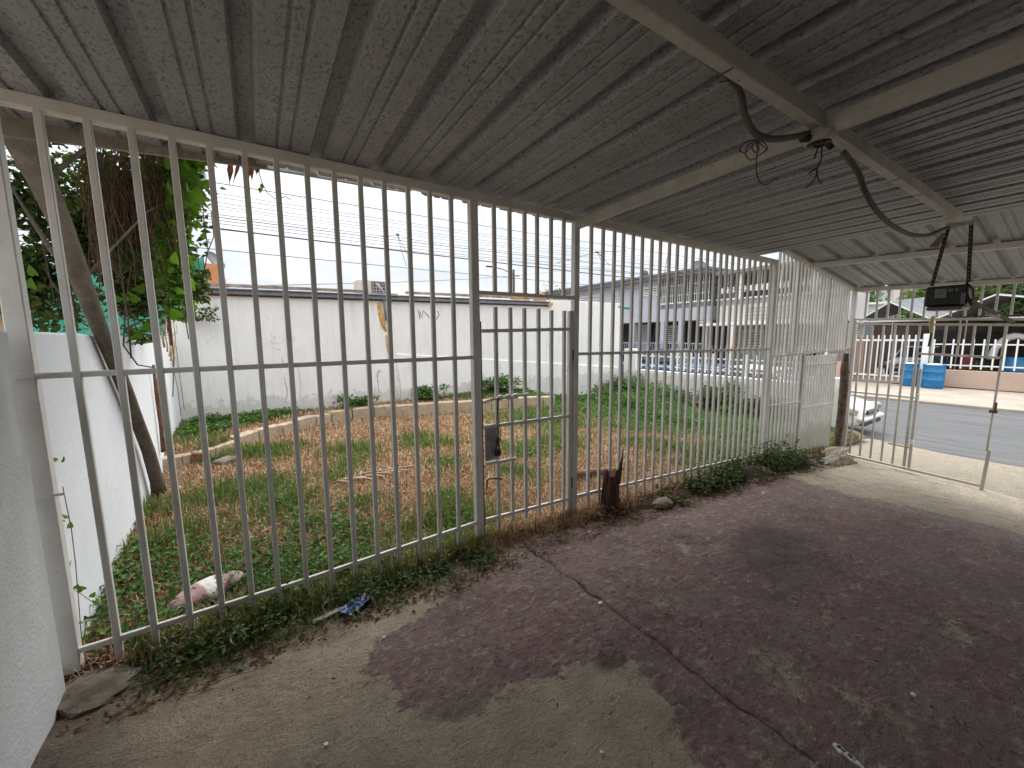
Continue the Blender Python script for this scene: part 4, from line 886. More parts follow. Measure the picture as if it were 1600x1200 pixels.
o = leaf_cloud('foliage', crown, 0.085, MDKW, tree, up=0.3, seed=32, aspect=0.7, droop=0.5); o['kind'] = 'stuff'
fix(tree)
vine = thing('hanging_vine', 'bright green vine hanging with tangled brown roots in front of the leaning tree', 'vine', (-0.5, 4.4, 2.0))
q = MB(); rr = random.Random(12)
for k in range(230):
    a = S(rr.uniform(130, 275), rr.uniform(225, 330), y=rr.uniform(4.1, 4.7)); L_ = rr.uniform(0.2, 0.85) * (1.0 if a[2] > 2.3 else 0.6); x, y, z = a; pts = []
    w1, w2 = rr.uniform(2, 7), rr.uniform(0, 6); A = rr.uniform(0.01, 0.05)
    for t in np.linspace(0, 1, 8): pts.append((x + A * math.sin(w1 * t + w2) + 0.05 * t * math.sin(k), y + A * math.cos(w1 * t), z + 0.15 - L_ * t))
    q.tube(pts, rr.uniform(0.002, 0.0045), 4)
o = q.build('roots', plain('brown_root', (0.12, 0.065, 0.038), 0.9, var=.5, scale=12), vine); o['kind'] = 'stuff'
q = MB()
for k, (a, b_) in enumerate([((0.3), 0), ((0.6), 0)]): pass
def photo_line(pts, y, r0, n=5, jit=0.0):
    P_ = [S(u, v, y=y) for u, v in pts]; return [tuple(v + np.array([rr.uniform(-jit, jit), rr.uniform(-jit, jit), rr.uniform(-jit, jit)])) for v in P_]
for k, ln in enumerate([[(262, 520), (263, 470), (268, 400), (275, 330)], [(270, 620), (272, 560), (265, 500), (262, 420)], [(205, 560), (200, 500), (190, 430), (180, 350), (165, 290)], [(210, 330), (205, 420), (196, 480), (193, 540), (215, 570), (238, 574)],
                        [(60, 300), (90, 380), (110, 450), (120, 500)], [(150, 470), (190, 430), (225, 400), (262, 398)], [(140, 380), (180, 420), (200, 470), (215, 520)], [(90, 350), (130, 400), (180, 440), (240, 450)], [(283, 470), (290, 500), (295, 530)], [(268, 560), (278, 610), (283, 650)], [(275, 540), (281, 590), (288, 640)],
                        [(315, 290), (318, 340), (325, 390), (318, 430)], [(300, 300), (330, 330), (334, 370), (322, 400)], [(70, 420), (100, 470), (150, 500), (190, 490)], [(60, 350), (75, 420), (85, 470)]]):
    q.tube(photo_line(ln, 4.3 + 0.35 * math.sin(k * 2.1) + (3.2 if k in (9, 10) else 0.2), 0), 0.006 if k in (2, 3, 4) else 0.004, 5)
o = q.build('tendrils', plain('dark_tendril', (0.09, 0.065, 0.045), 0.9), vine); o['kind'] = 'stuff'
# bright leaf mass on the right of the tangle
vl = []
def region(px0, px1, py0, py1, y0, y1, n):
    for _ in range(n): vl.append(S(r.uniform(px0, px1), r.uniform(py0, py1), y=r.uniform(y0, y1)))
region(262, 308, 225, 340, 4.2, 4.8, 620); region(240, 300, 320, 440, 4.2, 4.9, 800); region(262, 300, 400, 500, 4.3, 4.8, 420); region(220, 262, 250, 330, 4.3, 5, 160); region(130, 262, 235, 300, 4.4, 5.2, 320); vbright = len(vl)
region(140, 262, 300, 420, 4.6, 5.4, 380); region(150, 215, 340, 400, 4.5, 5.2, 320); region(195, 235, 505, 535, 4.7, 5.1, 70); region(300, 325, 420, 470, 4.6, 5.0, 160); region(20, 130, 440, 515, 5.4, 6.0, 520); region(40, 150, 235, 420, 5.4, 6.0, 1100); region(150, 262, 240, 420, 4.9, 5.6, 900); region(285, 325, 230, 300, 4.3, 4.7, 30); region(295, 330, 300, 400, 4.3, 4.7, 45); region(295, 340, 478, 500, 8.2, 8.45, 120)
o = leaf_cloud('foliage', np.array(vl[:vbright]), 0.062, MVINE, vine, up=0.25, seed=33, aspect=0.8, droop=0.7); o['kind'] = 'stuff'
o = leaf_cloud('shaded_foliage', np.array(vl[vbright:]), 0.066, MDKW, vine, up=0.25, seed=34, aspect=0.8, droop=0.7); o['kind'] = 'stuff'  # inner leaves take a darker leaf colour that paints in their shade
# large single heart-shaped leaves
def heart():
    pts = [(0, 0), (0.30, -0.12), (0.50, 0.10), (0.46, 0.42), (0.22, 0.78), (0, 1.05), (-0.22, 0.78), (-0.46, 0.42), (-0.50, 0.10), (-0.30, -0.12)]
    V = [(x, y, 0.22 * abs(x) - 0.12 * y * y) for x, y in pts] + [(0, 0.45, -0.03)]; F = [(i, (i + 1) % 10, 10) for i in range(10)]
    me = bpy.data.meshes.new('leaf'); me.from_pydata(V, [], F); me.update(); me.materials.append(MVINE); return me
HM = heart()
MVINE2 = leaf_mat('bright_vine_leaves', [(0.1, (0.10, 0.24, 0.02)), (0.5, (0.20, 0.38, 0.035)), (0.9, (0.36, 0.52, 0.08))], 0.5)
def big_leaf(p, s_, dark=True):
    o = bpy.data.objects.new('leaf', HM); COL.objects.link(o); o.parent = vine; o.location = tuple(p); o.scale = (s_, s_, s_)
    o.rotation_euler = (rr.uniform(1.7, 2.9) , rr.uniform(-0.5, 0.5), rr.uniform(-1.6, 1.6)); return o
for _ in range(26): big_leaf(S(rr.uniform(265, 305), rr.uniform(240, 340), y=rr.uniform(4.0, 4.3)), rr.uniform(0.07, 0.13))
for _ in range(22): big_leaf(S(rr.uniform(250, 300), rr.uniform(340, 500), y=rr.uniform(4.0, 4.4)), rr.uniform(0.05, 0.10))
for a, b_ in [(300, 240), (313, 262), (318, 292), (321, 315), (305, 330), (310, 356), (318, 372), (303, 350), (340, 262), (322, 245), (304, 285), (311, 330), (302, 310), (298, 370)]: big_leaf(S(a, b_, y=4.2 + rr.uniform(-.1, .1)), rr.uniform(0.045, 0.075))
for a, b_ in [(190, 470), (202, 468), (214, 455), (200, 525), (207, 532), (215, 528), (224, 520), (230, 516), (238, 515), (160, 395), (175, 400), (216, 470), (262, 478), (274, 482), (282, 487), (284, 500), (55, 430), (50, 450)]: big_leaf(S(a, b_, y=4.45), rr.uniform(0.055, 0.09))
fix(vine)
dl = thing('dead_leaf_cluster', 'curled dry brown leaves hanging from the eave behind the top rail', 'dead leaves', (0.0, 2.68, 2.4))
q = MB()
for k in range(16):
    c = S(355 + 52 * rr.random(), 246 + 4 * rr.random(), y=2.67); L_ = rr.uniform(0.035, 0.12) * (1.2 if k % 3 == 0 else 0.7); w = rr.uniform(0.008, 0.018); an = rr.uniform(-0.4, 0.4)
    vs = [(c[0] + an * L_ * t - w * math.sin(math.pi * min(t + .15, 1)), c[1], c[2] - L_ * t) for t in (0, .4, .8, 1)] + [(c[0] + an * L_ * t + w * math.sin(math.pi * min(t + .15, 1)), c[1] + 0.012, c[2] - L_ * t) for t in (1, .8, .4, 0)]
    q.add(vs, [(0, 1, 6, 7), (1, 2, 5, 6), (2, 3, 4, 5)])
o = q.build('leaves', plain('dead_leaf_brown', (0.36, 0.13, 0.06), 0.85, var=0.45, scale=25), dl); o['kind'] = 'stuff'
q = MB(); q.tube([tuple(S(a, b_, y=2.68)) for a, b_ in [(398, 248), (404, 268), (410, 287), (418, 302), (432, 312), (446, 307), (455, 313)]], 0.0022, 4)
q.build('twig', MWOOD, dl)
q = MB()
for a, b_ in [(409, 286), (402, 260), (406, 292)]:
    c = S(a, b_, y=2.68); q.add([(c[0], c[1], c[2]), (c[0] + .012, c[1], c[2] - .015), (c[0], c[1] + .004, c[2] - .035), (c[0] - .012, c[1], c[2] - .015)], [(0, 1, 2), (0, 2, 3)])
o = q.build('green_tip', MVINE, dl); fix(dl)
# small vines on the near side of the yard wall
cv = thing('wall_creeper', 'thin creeper with a few leaves climbing beside the first fence post', 'vine', (-0.74, 2.5, 0.2))
q = MB(); q.tube([tuple(S(a, b_, y=2.52)) for a, b_ in [(128, 1005), (122, 930), (118, 880), (112, 830), (104, 790), (98, 760)]], 0.0018, 4)
q.tube([tuple(S(a, b_, y=2.5)) for a, b_ in [(110, 918), (130, 930), (150, 945), (166, 945)]], 0.0015, 4); q.build('stem', MWOOD, cv)
for a, b_ in [(88, 720), (96, 722), (103, 810), (108, 825), (100, 815), (118, 920), (130, 922), (143, 933), (152, 940), (116, 970), (126, 975), (140, 985), (121, 960), (130, 1000), (110, 885)]:
    o = bpy.data.objects.new('leaf', HM); COL.objects.link(o); o.parent = cv; o.location = tuple(S(a, b_, y=2.51)); k = rr.uniform(0.016, 0.03); o.scale = (k, k, k); o.rotation_euler = (rr.uniform(0.8, 2.0), rr.uniform(-0.5, 0.5), rr.uniform(-1.5, 1.5))
fix(cv)
# rusty upright and hanging roots at the far end of the yard wall
q = MB(); q.tube([tuple(S(a, b_, y=6.6)) for a, b_ in [(262, 445), (264, 500), (268, 540)]], 0.018, 6, rough=.3); q.tube([tuple(S(a, b_, y=5.9)) for a, b_ in [(240, 570), (246, 620), (251, 665), (254, 706)]], [0.012, 0.02, 0.022, 0.028], 6, rough=0.4)
tag(q.build('rusty_bar', MRUST), 'rusty upright bar at the far end of the yard wall', 'rusty bar')
q = MB()
for k in range(5):
    x0 = 256 + 4 * k; q.tube([tuple(S(x0 + 2 * math.sin(k + t), 480 + t * (9 + k), y=7.0)) for t in range(8)], 0.012 * (1 - 0.12 * k), 5, rough=0.4, seed=k)
tag(q.build('dry_fronds', plain('dry_yellow_frond', (0.55, 0.36, 0.16), 0.9, var=.4, scale=10)), 'dry yellow fronds hanging over the corner of the yard wall', 'dry fronds')
# things over the neighbour's wall
MTEAL = plain('green_shade_cloth', (0.05, 0.33, 0.24), 0.8, var=0.35, scale=4)
net = thing('green_netting', 'torn green shade netting behind the vine above the yard wall', 'netting', (-2.2, 9.6, 1.6))
def clothgrid(name, x0, x1, z0, z1, y, m_, parent, seed=0, amp=0.08):
    X, Zz = np.meshgrid(np.linspace(x0, x1, 30), np.linspace(z0, z1, 14)); Yy = y + amp * fbm(X * 2, Zz * 2, 3, seed); V = np.stack([X, Yy, Zz], -1).reshape(-1, 3)
    i = (np.arange(13)[:, None] * 30 + np.arange(29)[None, :]).ravel(); F = np.stack([i, i + 1, i + 31, i + 30], 1)
    return np_mesh(name, V, F, m_, parent, smooth=True)
clothgrid('cloth', -2.9, -1.28, 1.55, 2.65, 8.9, MTEAL, net, 3); clothgrid('cloth', -1.22, -0.70, 2.42, 2.98, 9.4, MTEAL, net, 4)
q = MB(); rr2 = random.Random(44)
for k in range(150):
    a = S(rr2.uniform(175, 262), rr2.uniform(430, 525), y=6.4 + rr2.uniform(0, 0.8)); d = rr2.uniform(0, 6.28); pts = [(a[0] + 0.12 * t * math.cos(d + 1.2 * t), a[1] + 0.03 * t, a[2] + 0.12 * t * math.sin(d + 1.2 * t)) for t in (0, .5, 1, 1.5)]
    q.tube(pts, 0.004, 3)
o = q.build('frayed_net', plain('frayed_teal', (0.06, 0.25, 0.20), 0.85, var=.4, scale=8), net); o['kind'] = 'stuff'
for k in range(8):
    x = -1.22 + k * 0.075; q = MB(); q.beam((x, 9.3, 2.4), (x, 9.3, 2.98), 0.012, 0.012); q.build('wire_bar', MIRON, net)
fix(net)
og = thing('neighbour_house', 'orange and cream neighbouring house glimpsed behind the leaning tree', 'house', (-3.6, 10.5, 0))
q = MB(); q.box((-7.5, 10.2, -0.1), (-2.05, 13, 1.95)); q.build('wall', plain('tan_house_wall', (0.46, 0.34, 0.25), 0.9, var=.2), og)
q = MB(); q.box((-7.7, 10.0, 1.95), (-1.9, 13.2, 2.05)); q.build('roof_slab', MCREAM, og)
q = MB(); q.box((-1.25, 10.0, 0), (-0.52, 12.5, 2.98)); q.build('side_block', plain('orange_wall', (0.62, 0.25, 0.12), 0.9, var=.25, scale=3), og)
fix(og)
def dish(loc, rad, az, el, label, m_):
    t = thing('satellite_dish', label, 'dish', loc); mb_ = MB(); prof = [(rad * k / 8, 0.28 * rad * (k / 8) ** 2) for k in range(9)]
    mb_.lathe([(max(a, 0.004), b_) for a, b_ in prof] + [(rad, 0.28 * rad + 0.012)] + [(max(a, .004), b_ - 0.012) for a, b_ in reversed(prof)], n=22)
    o = mb_.build('reflector', m_, t); o.rotation_euler = (math.radians(90 - el), 0, az); o.location = (0, 0, 0.35)
    MB().tube([(0, 0, -0.15), (0, 0, 0.35)], 0.02, 6).build('mast', m_, t)
    d = Vector((math.sin(az), -math.cos(az), 0)) * -1
    mb2 = MB(); mb2.tube([(0, 0, 0.30), tuple(Vector((0, 0, 0.3)) - d * -rad * 1.0)], 0.01, 5); mb2.build('feed_arm', m_, t); return t
MDISH = plain('grey_dish', (0.16, 0.16, 0.17), 0.6, var=.2)
c = S(336, 428, y=10.6); dish((c[0], c[1], c[2] - 0.1), 0.20, 1.0, 30, 'grey satellite dish above the left end of the far wall', MDISH)
c = S(1091, 418, x=24.4); dish((c[0], c[1], c[2] - 0.3), 0.42, -0.9, 35, 'round satellite dish on the grey two-storey house roof', MDISH)
c = S(1007, 433, x=24.6); dish((c[0], c[1], c[2] - 0.15), 0.30, 2.4, 20, 'small tilted satellite dish on the left part of the grey house roof', MDISH)
# air conditioner on the neighbour's roof
ac = thing('air_conditioner', 'beige air-conditioning unit on the roof behind the far wall', 'air conditioner', tuple(S(576, 461, y=10.5)))
q = MB(); q.box((-0.30, -0.25, 0.0), (0.42, 0.25, 0.34), 0.012); q.build('casing', plain('beige_casing', (0.50, 0.47, 0.41), 0.6, var=.2), ac)
q = MB(); q.box((0.02, -0.262, 0.03), (0.39, -0.252, 0.31), .002); q.build('fan_grille', plain('dark_grille', (0.09, 0.07, 0.065), .6), ac)
for k in range(5):
    q = MB(); q.box((0.05 + k * 0.075, -0.270, 0.03), (0.056 + k * 0.075, -0.264, 0.31)); q.build('grille_bar', MCREAM, ac)
for k in range(3):
    q = MB(); q.box((0.02, -0.276, 0.09 + k * 0.08), (0.39, -0.271, 0.096 + k * 0.08)); q.build('grille_bar', MCREAM, ac)
# flat roof carrying it
tag(MB().box((-1.1, 8.72, 2.20), (6.7, 16.0, 2.36)).build('neighbour_roof', MFASC), 'flat roof slab of the building behind the far wall', 'roof')
par = thing('orange_parapet', 'orange parapet blocks on the skyline above the garden gate', 'parapet', (7.2, 11.5, 2.3))
for (a0, a1, b0, b1) in [(807, 828, 456, 470), (843, 852, 458, 470)]:
    c0 = S(a0, b0, y=11.5); c1 = S(a1, b1, y=11.5); q = MB(); q.box((c0[0], 11.5, 2.2), (c1[0], 11.9, c0[2]), 0.02); q.build('block', plain('orange_paint', (0.66, 0.28, 0.08), .8, var=.25), par)
fix(par)
# thin street tree on the skyline
st = thing('skyline_tree', 'thin-leaved little tree on the skyline left of the grey house', 'tree', tuple(S(865, 500, y=20)))
q = MB(); q.tube([(0, 0, -3), (0, 0, 0.8), (0.05, 0, 1.6)], [0.08, 0.05, 0.02], 6); q.build('trunk', MBARK, st)
p_ = np.random.default_rng(71).normal(0, 1, (420, 3)) * [0.55, 0.5, 0.42] + [0, 0, 1.55]
o = leaf_cloud('crown', p_, 0.14, MDKW, st, seed=72, aspect=.5); o['kind'] = 'stuff'
pole = thing('utility_pole', 'dark utility pole against the sky above the garden gate', 'utility pole', tuple(S(803, 470, y=26)))
q = MB(); q.tube([(0, 0, -5), (0, 0, 2.35)], [0.11, 0.09], 8); q.build('pole', MIRON, pole)
q = MB(); q.beam((-0.5, 0, 1.9), (0.5, 0, 1.9), 0.06, 0.06); q.build('cross_arm', MIRON, pole)
q = MB(); q.tube([(0, 0, 2.0), (-1.0, 0, 2.3), (-1.9, 0, 2.4)], 0.035, 5); q.box((-2.4, -.1, 2.35), (-1.85, .1, 2.45), .02); q.build('lamp_arm', MIRON, pole)

# overhead wires, parallel to the fence, at several distances beyond the yard
MWIRE = plain('black_cable', (0.035, 0.035, 0.04), 0.7, bmp=0)
WR = [(287, 372, 13, .011), (304, 386, 13.2, .007), (309, 390, 13.4, .007), (318, 396, 13.1, .007), (323, 400, 13.6, .007), (336, 407, 14, .009), (341, 409, 14.2, .012), (345, 425, 12.2, .008), (358, 440, 12, .019), (360, 416, 15, .008), (391, 455, 11.5, .009), (351, 430, 12.4, .008), (328, 402, 13.3, .006)]
ORD = ['topmost','second from top','third from top','fourth from top','fifth from top','sixth from top','seventh from top','eighth from top','ninth from top','tenth from top','eleventh from top','twelfth from top','lowest']
for k, (y1, y2, D_, rad) in enumerate(sorted(WR)):
    rad *= 0.9
    a = S(340, y1, y=D_); b_ = S(900, y2, y=D_); d = (b_ - a) / (b_[0] - a[0]); P_ = []
    for x in np.linspace(-22, 46, 36): P_.append((x, D_ + 0.0, a[2] + d[2] * (x - a[0]) * 0.25 + 0.0007 * ((x - 6) ** 2) * (1 if k % 2 else 0.5)))
    o = MB().tube(P_, rad, 4, caps=False).build('overhead_wire', MWIRE); tag(o, ORD[k] + ' of the overhead wires crossing the sky, seen above the far wall', 'wire', 'overhead wires crossing the sky')
a = S(375, 447, y=18); b_ = S(900, 420, y=30)
tag(MB().tube([tuple(a + (b_ - a) * t - np.array([0, 0, 0.3 * math.sin(math.pi * max(0, min(1, t)))])) for t in np.linspace(-0.6, 1.4, 20)], 0.012, 4, caps=False).build('overhead_wire', MWIRE), 'lone wire rising to the right low over the far wall', 'wire')
q = MB(); c = S(621, 367, y=13)
for dx, dz in ((0.25, -0.95), (0.42, -0.75), (-0.55, -0.12), (0.5, -0.08)): q.tube([tuple(c), (c[0] + dx * 0.5, c[1], c[2] + dz * 0.55), (c[0] + dx, c[1], c[2] + dz)], 0.008, 4)
q.tube([(c[0] - .04, c[1], c[2]), (c[0] + .05, c[1], c[2])], 0.03, 6); tag(q.build('wire_junction', MWIRE), 'knot of dangling service wires in the sky left of the gate', 'wire junction')
q = MB(); c = S(933, 394, y=15)
for dx, dz in ((-2.6, -0.75), (0.4, -0.5), (0.9, -0.55), (2.2, 0.3), (0.6, -.3)): q.tube([tuple(c), (c[0] + dx * 0.5, c[1], c[2] + dz * 0.5), (c[0] + dx, c[1], c[2] + dz)], 0.013, 4)
q.tube([(c[0] - .1, c[1], c[2]), (c[0] + .1, c[1], c[2])], 0.04, 6); tag(q.build('wire_junction', MWIRE), 'knot of service wires in the sky just right of the middle post', 'wire junction')
a = S(1047, 381, y=9); b_ = S(1036, 430, y=9)
P_ = [tuple(S(u, v, y=yy)) for u, v, yy in [(1052, 362, 9), (1044, 395, 9), (1036, 440, 9), (1025, 510, 9.2), (1013, 560, 8.9)]]
tag(MB().tube(P_, 0.012, 4).build('drop_cable', MWIRE), 'slanting drop cable in front of the grey house', 'cable')
q = MB(); q.tube([tuple(S(a, b_, y=3.3)) for a, b_ in [(1007, 565), (1010, 600), (1004, 640), (992, 680), (975, 705)]], 0.003, 4)
tag(q.build('trailing_cord', MWIRE), 'thin black cord trailing down to the weeds beyond the stump', 'cord')

# ------------------------------------------------------------------ houses across the street
def louvre(x, y0, y1, z0, z1, parent, n=7):
    q = MB(); q.box((x - 0.05, y0 - .06, z0 - .06), (x - 0.012, y1 + .06, z1 + .06)); f = q.build('window', MWHITE, parent)
    q = MB(); q.box((x - 0.06, y0, z0), (x - 0.052, y1, z1)); q.build('pane', MGLASS, f)
    for k in range(n):
        z = z0 + (k + 0.5) * (z1 - z0) / n; q = MB(); q.beam((x - 0.09, y0, z), (x - 0.09, y1, z), 0.012, (z1 - z0) / n * 0.62, up=(0.5, 0, 1)); q.build('slat', MWHITE, f)
    return f
gh = thing('grey_house', 'grey two-storey house with barred balcony across the street', 'house', (24, 20, -0.7))
q = MB(); q.box((24, 17.9, 2.40), (34, 32, 5.25)); q.box((24, 14.35, 2.40), (34, 17.9, 3.25)); q.build('upper_wall', MGREY, gh)
q = MB(); q.box((23.3, 14.2, 5.45), (34.5, 32.2, 5.62), 0.02); q.box((23.4, 14.3, 5.25), (34.4, 32.1, 5.45)); q.build('roof_slab', plain('slate_grey_edge', (0.17, 0.18, 0.215), .7, var=.15), gh)
q = MB(); q.box((25.3, 14.4, 3.25), (25.5, 17.9, 5.25)); q.build('balcony_back_wall', plain('bluegrey_wall', (0.10, 0.12, 0.15), .8, var=.4, scale=2), gh)
q = MB(); q.box((23.96, 14.35, 3.55), (24.06, 17.9, 3.63)); q.build('balcony_sill', MWHITE, gh)
q = MB(); q.box((23.985, 14.35, 3.25), (24.0, 17.9, 3.55)); q.build('balcony_band', plain('mauve_band', (0.17, 0.16, 0.20), .8), gh)
for k in range(26):
    y = 14.45 + k * 0.135; q = MB(); q.beam((24.02, y, 3.63), (24.02, y, 5.25), 0.025, 0.025, up=(0, 1, 0)); q.build('balcony_bar', MWHITE, gh)
for z in (4.1, 4.75): q = MB(); q.beam((24.05, 14.4, z), (24.05, 17.9, z), 0.02, 0.03); q.build('balcony_rail', MWHITE, gh)
louvre(24, 18.3, 19.7, 4.25, 4.85, gh, 5); louvre(24, 23.9, 25.1, 3.75, 4.75, gh, 7); louvre(24, 25.35, 26.0, 3.75, 4.75, gh, 7); louvre(24, 21.9, 22.4, 4.0, 4.7, gh, 6)
q = MB(); q.box((26.5, 14.4, -0.7), (26.7, 32, 2.4)); q.build('ground_floor_wall', MDARK, gh)
for y in (14.4, 16.2, 17.6, 20.2, 22.3, 27): q = MB(); q.box((24.0, y, -0.7), (24.3, y + 0.28, 2.4)); q.build('pillar', MGREY, gh)
q = MB(); q.box((26.2, 20.5, -0.7), (26.4, 22.2, 2.3)); q.build('door_panel', MGREY, gh)
louvre(26.4, 18.0, 19.6, 0.9, 2.1, gh, 8)
for k in range(60):
    y = 14.5 + k * 0.17; q = MB(); q.beam((23.7, y, -0.6), (23.7, y, 0.95), 0.03, 0.03, up=(0, 1, 0)); q.build('fence_bar', plain('blue_grey_bar', (0.28, 0.37, 0.45), .6), gh)
q = MB(); q.box((23.66, 14.4, 0.86), (23.74, 24.8, 0.93)); q.build('fence_rail', plain('blue_grey_bar', (0.28, 0.37, 0.45), .6), gh)
q = MB(); q.box((22.9, 14.0, 2.10), (23.9, 14.35, 2.32)); q.build('canopy_end', MGREY, gh)
fix(gh)
ch = thing('cream_house', 'cream two-storey house with white ornamental balcony blocks across the street', 'house', (25, 10, -0.7))
q = MB(); q.box((24.4, 7.6, 2.1), (27.5, 14.1, 3.55)); q.build('upper_wall', MCREAM, ch)
q = MB(); q.box((24.0, 7.4, 5.05), (27.6, 14.2, 5.25), .02); q.build('roof_slab', plain('grey_roof_edge', (0.24, 0.23, 0.22), .8, var=.2), ch)
q = MB(); q.box((26.6, 7.6, 3.55), (27.5, 14.1, 5.05)); q.build('balcony_back_wall', plain('warm_grey_wall', (0.20, 0.19, 0.18), .85, var=.3, scale=2), ch)
q = MB(); q.box((24.3, 7.6, 3.55), (24.42, 14.1, 3.63)); q.build('balcony_sill', MWHITE, ch)
q = MB(); q.box((24.37, 7.6, 3.25), (24.4, 14.1, 3.5)); q.build('balcony_band', plain('grey_band', (0.28, 0.27, 0.26), .8), ch)
for k in range(19):
    y = 7.7 + k * 0.335
    q = MB(); q.box((24.32, y, 3.95), (24.38, y + 0.09, 4.30)); q.box((24.32, y + .13, 3.95), (24.38, y + 0.22, 4.30)); q.box((24.33, y - .02, 4.09), (24.37, y + 0.25, 4.15)); q.build('ornamental_block', MWHITE, ch)
for y in (7.6, 8.9, 10.8, 12.6, 13.9): q = MB(); q.box((24.3, y, 3.63), (24.45, y + 0.15, 5.05)); q.build('balcony_post', MWHITE, ch)
for k in range(27):
    y = 7.7 + k * 0.24; q = MB(); q.beam((24.36, y, 4.30), (24.36, y, 5.05), 0.02, 0.02, up=(0, 1, 0)); q.build('balcony_bar', MWHITE, ch)
for k in range(4): q = MB(); q.box((24.36, 7.7, 2.35 + .2 * k), (24.399, 12.2, 2.38 + .2 * k)); q.build('wall_groove', plain('grey_band', (0.28, 0.27, 0.26), .8), ch)
q = MB(); q.box((22.9, 7.6, 1.98), (24.4, 14.3, 2.14), .01); q.build('canopy', MWHITE, ch)
for y in (7.8, 9.6, 14.0): q = MB(); q.tube([(23.1, y, -0.7), (23.1, y, 1.98)], 0.06, 8); q.build('column', MWHITE, ch)
q = MB(); q.box((26.8, 7.6, -0.7), (27, 14.1, 2.1)); q.build('ground_floor_wall', plain('shaded_cream', (0.40, 0.37, 0.34), .85, var=.15), ch)
louvre(26.8, 12.4, 13.6, 0.3, 1.7, ch, 8); louvre(26.8, 9.8, 11.2, 0.5, 1.7, ch, 7)
for y in (7.7, 8.8): q = MB(); q.box((26.74, y, -0.6), (26.79, y + 0.9, 1.6)); q.build('door', MDARK, ch)
for k in range(44):
    y = 7.0 + k * 0.17; q = MB(); q.beam((23.6, y, -0.6), (23.6, y, 0.8), 0.03, 0.03, up=(0, 1, 0)); q.build('fence_bar', plain('blue_grey_bar', (0.28, 0.37, 0.45), .6), ch)
fix(ch)
ph_ = thing('pink_house', 'low pink wall and house behind the side screen across the street', 'house', (26, 7.5, -0.7))
q = MB(); q.box((26, 7.2, -0.7), (28, 9.2, 1.25)); q.build('wall', MPINK, ph_); q = MB(); q.box((23.0, 6.85, -0.7), (23.2, 7.6, 0.15)); q.build('gate_pillar', MPINK, ph_)
q = MB(); q.box((25.7, 7.2, 1.9), (28, 9.0, 2.0)); q.build('roof_slab', MWHITE, ph_); louvre(26, 7.3, 8.6, 1.35, 1.85, ph_, 4); fix(ph_)

# picket fence on its beige wall, driveway gate, barrels
pf = thing('picket_fence', 'white picket fence on a beige wall across the street', 'fence', (23, 1.5, -0.7))
MBEIGE = plain('beige_wall_paint', (0.50, 0.37, 0.29), 0.85, var=0.08, scale=2)
q = MB(); q.box((23.0, -4, -0.8), (23.18, 4.3, 0.0), 0.01); q.build('base_wall', MBEIGE, pf)
y = 4.2
while y > -2.6:
    q = MB(); q.box((23.05, y - 0.022, 0.06), (23.09, y + 0.022, 1.20 - 0.04 * 0), 0.004); q.build('picket', MWHITE, pf); y -= 0.262
for z in (0.16, 0.98): q = MB(); q.box((23.092, -2.8, z), (23.12, 4.3, z + 0.05)); q.build('rail', MWHITE, pf)
q = MB(); q.box((22.98, 4.32, -0.75), (23.14, 4.52, 1.42), 0.01); q.build('post', MWHITE, pf); fix(pf)
pg = thing('driveway_gate', 'white picket driveway gate left of the blue barrels', 'gate', (23, 5.6, -0.7))
y = 6.9
while y > 4.6:
    q = MB(); q.box((23.04, y - 0.021, -0.60), (23.08, y + 0.021, 1.38), 0.004); q.build('picket', MWHITE, pg); y -= 0.195
for z in (-0.42, 1.12): q = MB(); q.box((23.082, 4.55, z), (23.11, 7.0, z + 0.08)); q.build('rail', MWHITE, pg)
fix(pg)
MBLUE = plain('blue_plastic', (0.008, 0.155, 0.37), 0.5, var=0.3, scale=4, dirt=(0.16, 0.36, 0.42), dirt_amt=0.6)
def barrel(loc, r_, label):
    t = thing('plastic_barrel', label, 'barrel', loc, 'blue barrels by the far pavement')
    pr = [(r_ * .9, 0.0), (r_ * .98, 0.03), (r_, 0.12), (r_, 0.30), (r_ * 1.03, 0.31), (r_ * 1.03, 0.34), (r_, 0.35), (r_, 0.62), (r_ * 1.03, 0.63), (r_ * 1.03, 0.66), (r_, 0.67), (r_, 0.88), (r_ * 1.035, 0.90), (r_ * 1.035, 0.93), (r_ * .96, 0.93), (r_ * .93, 0.80), (0.01, 0.80)]
    MB().lathe(pr, n=28).build('drum', MBLUE, t)
    q = MB(); q.lathe([(0.01, 0.93), (r_ * .5, 0.96), (r_ * .85, 0.90), (r_ * .9, 0.82)], n=12); q.build('rubbish_bag', MWHITE, t); return t
barrel((22.3, 3.98, -0.70), 0.315, 'faded blue plastic barrel standing right, closer to the beige wall')
barrel((22.5, 4.70, -0.70), 0.26, 'cleaner blue plastic barrel standing left, by the gate post')

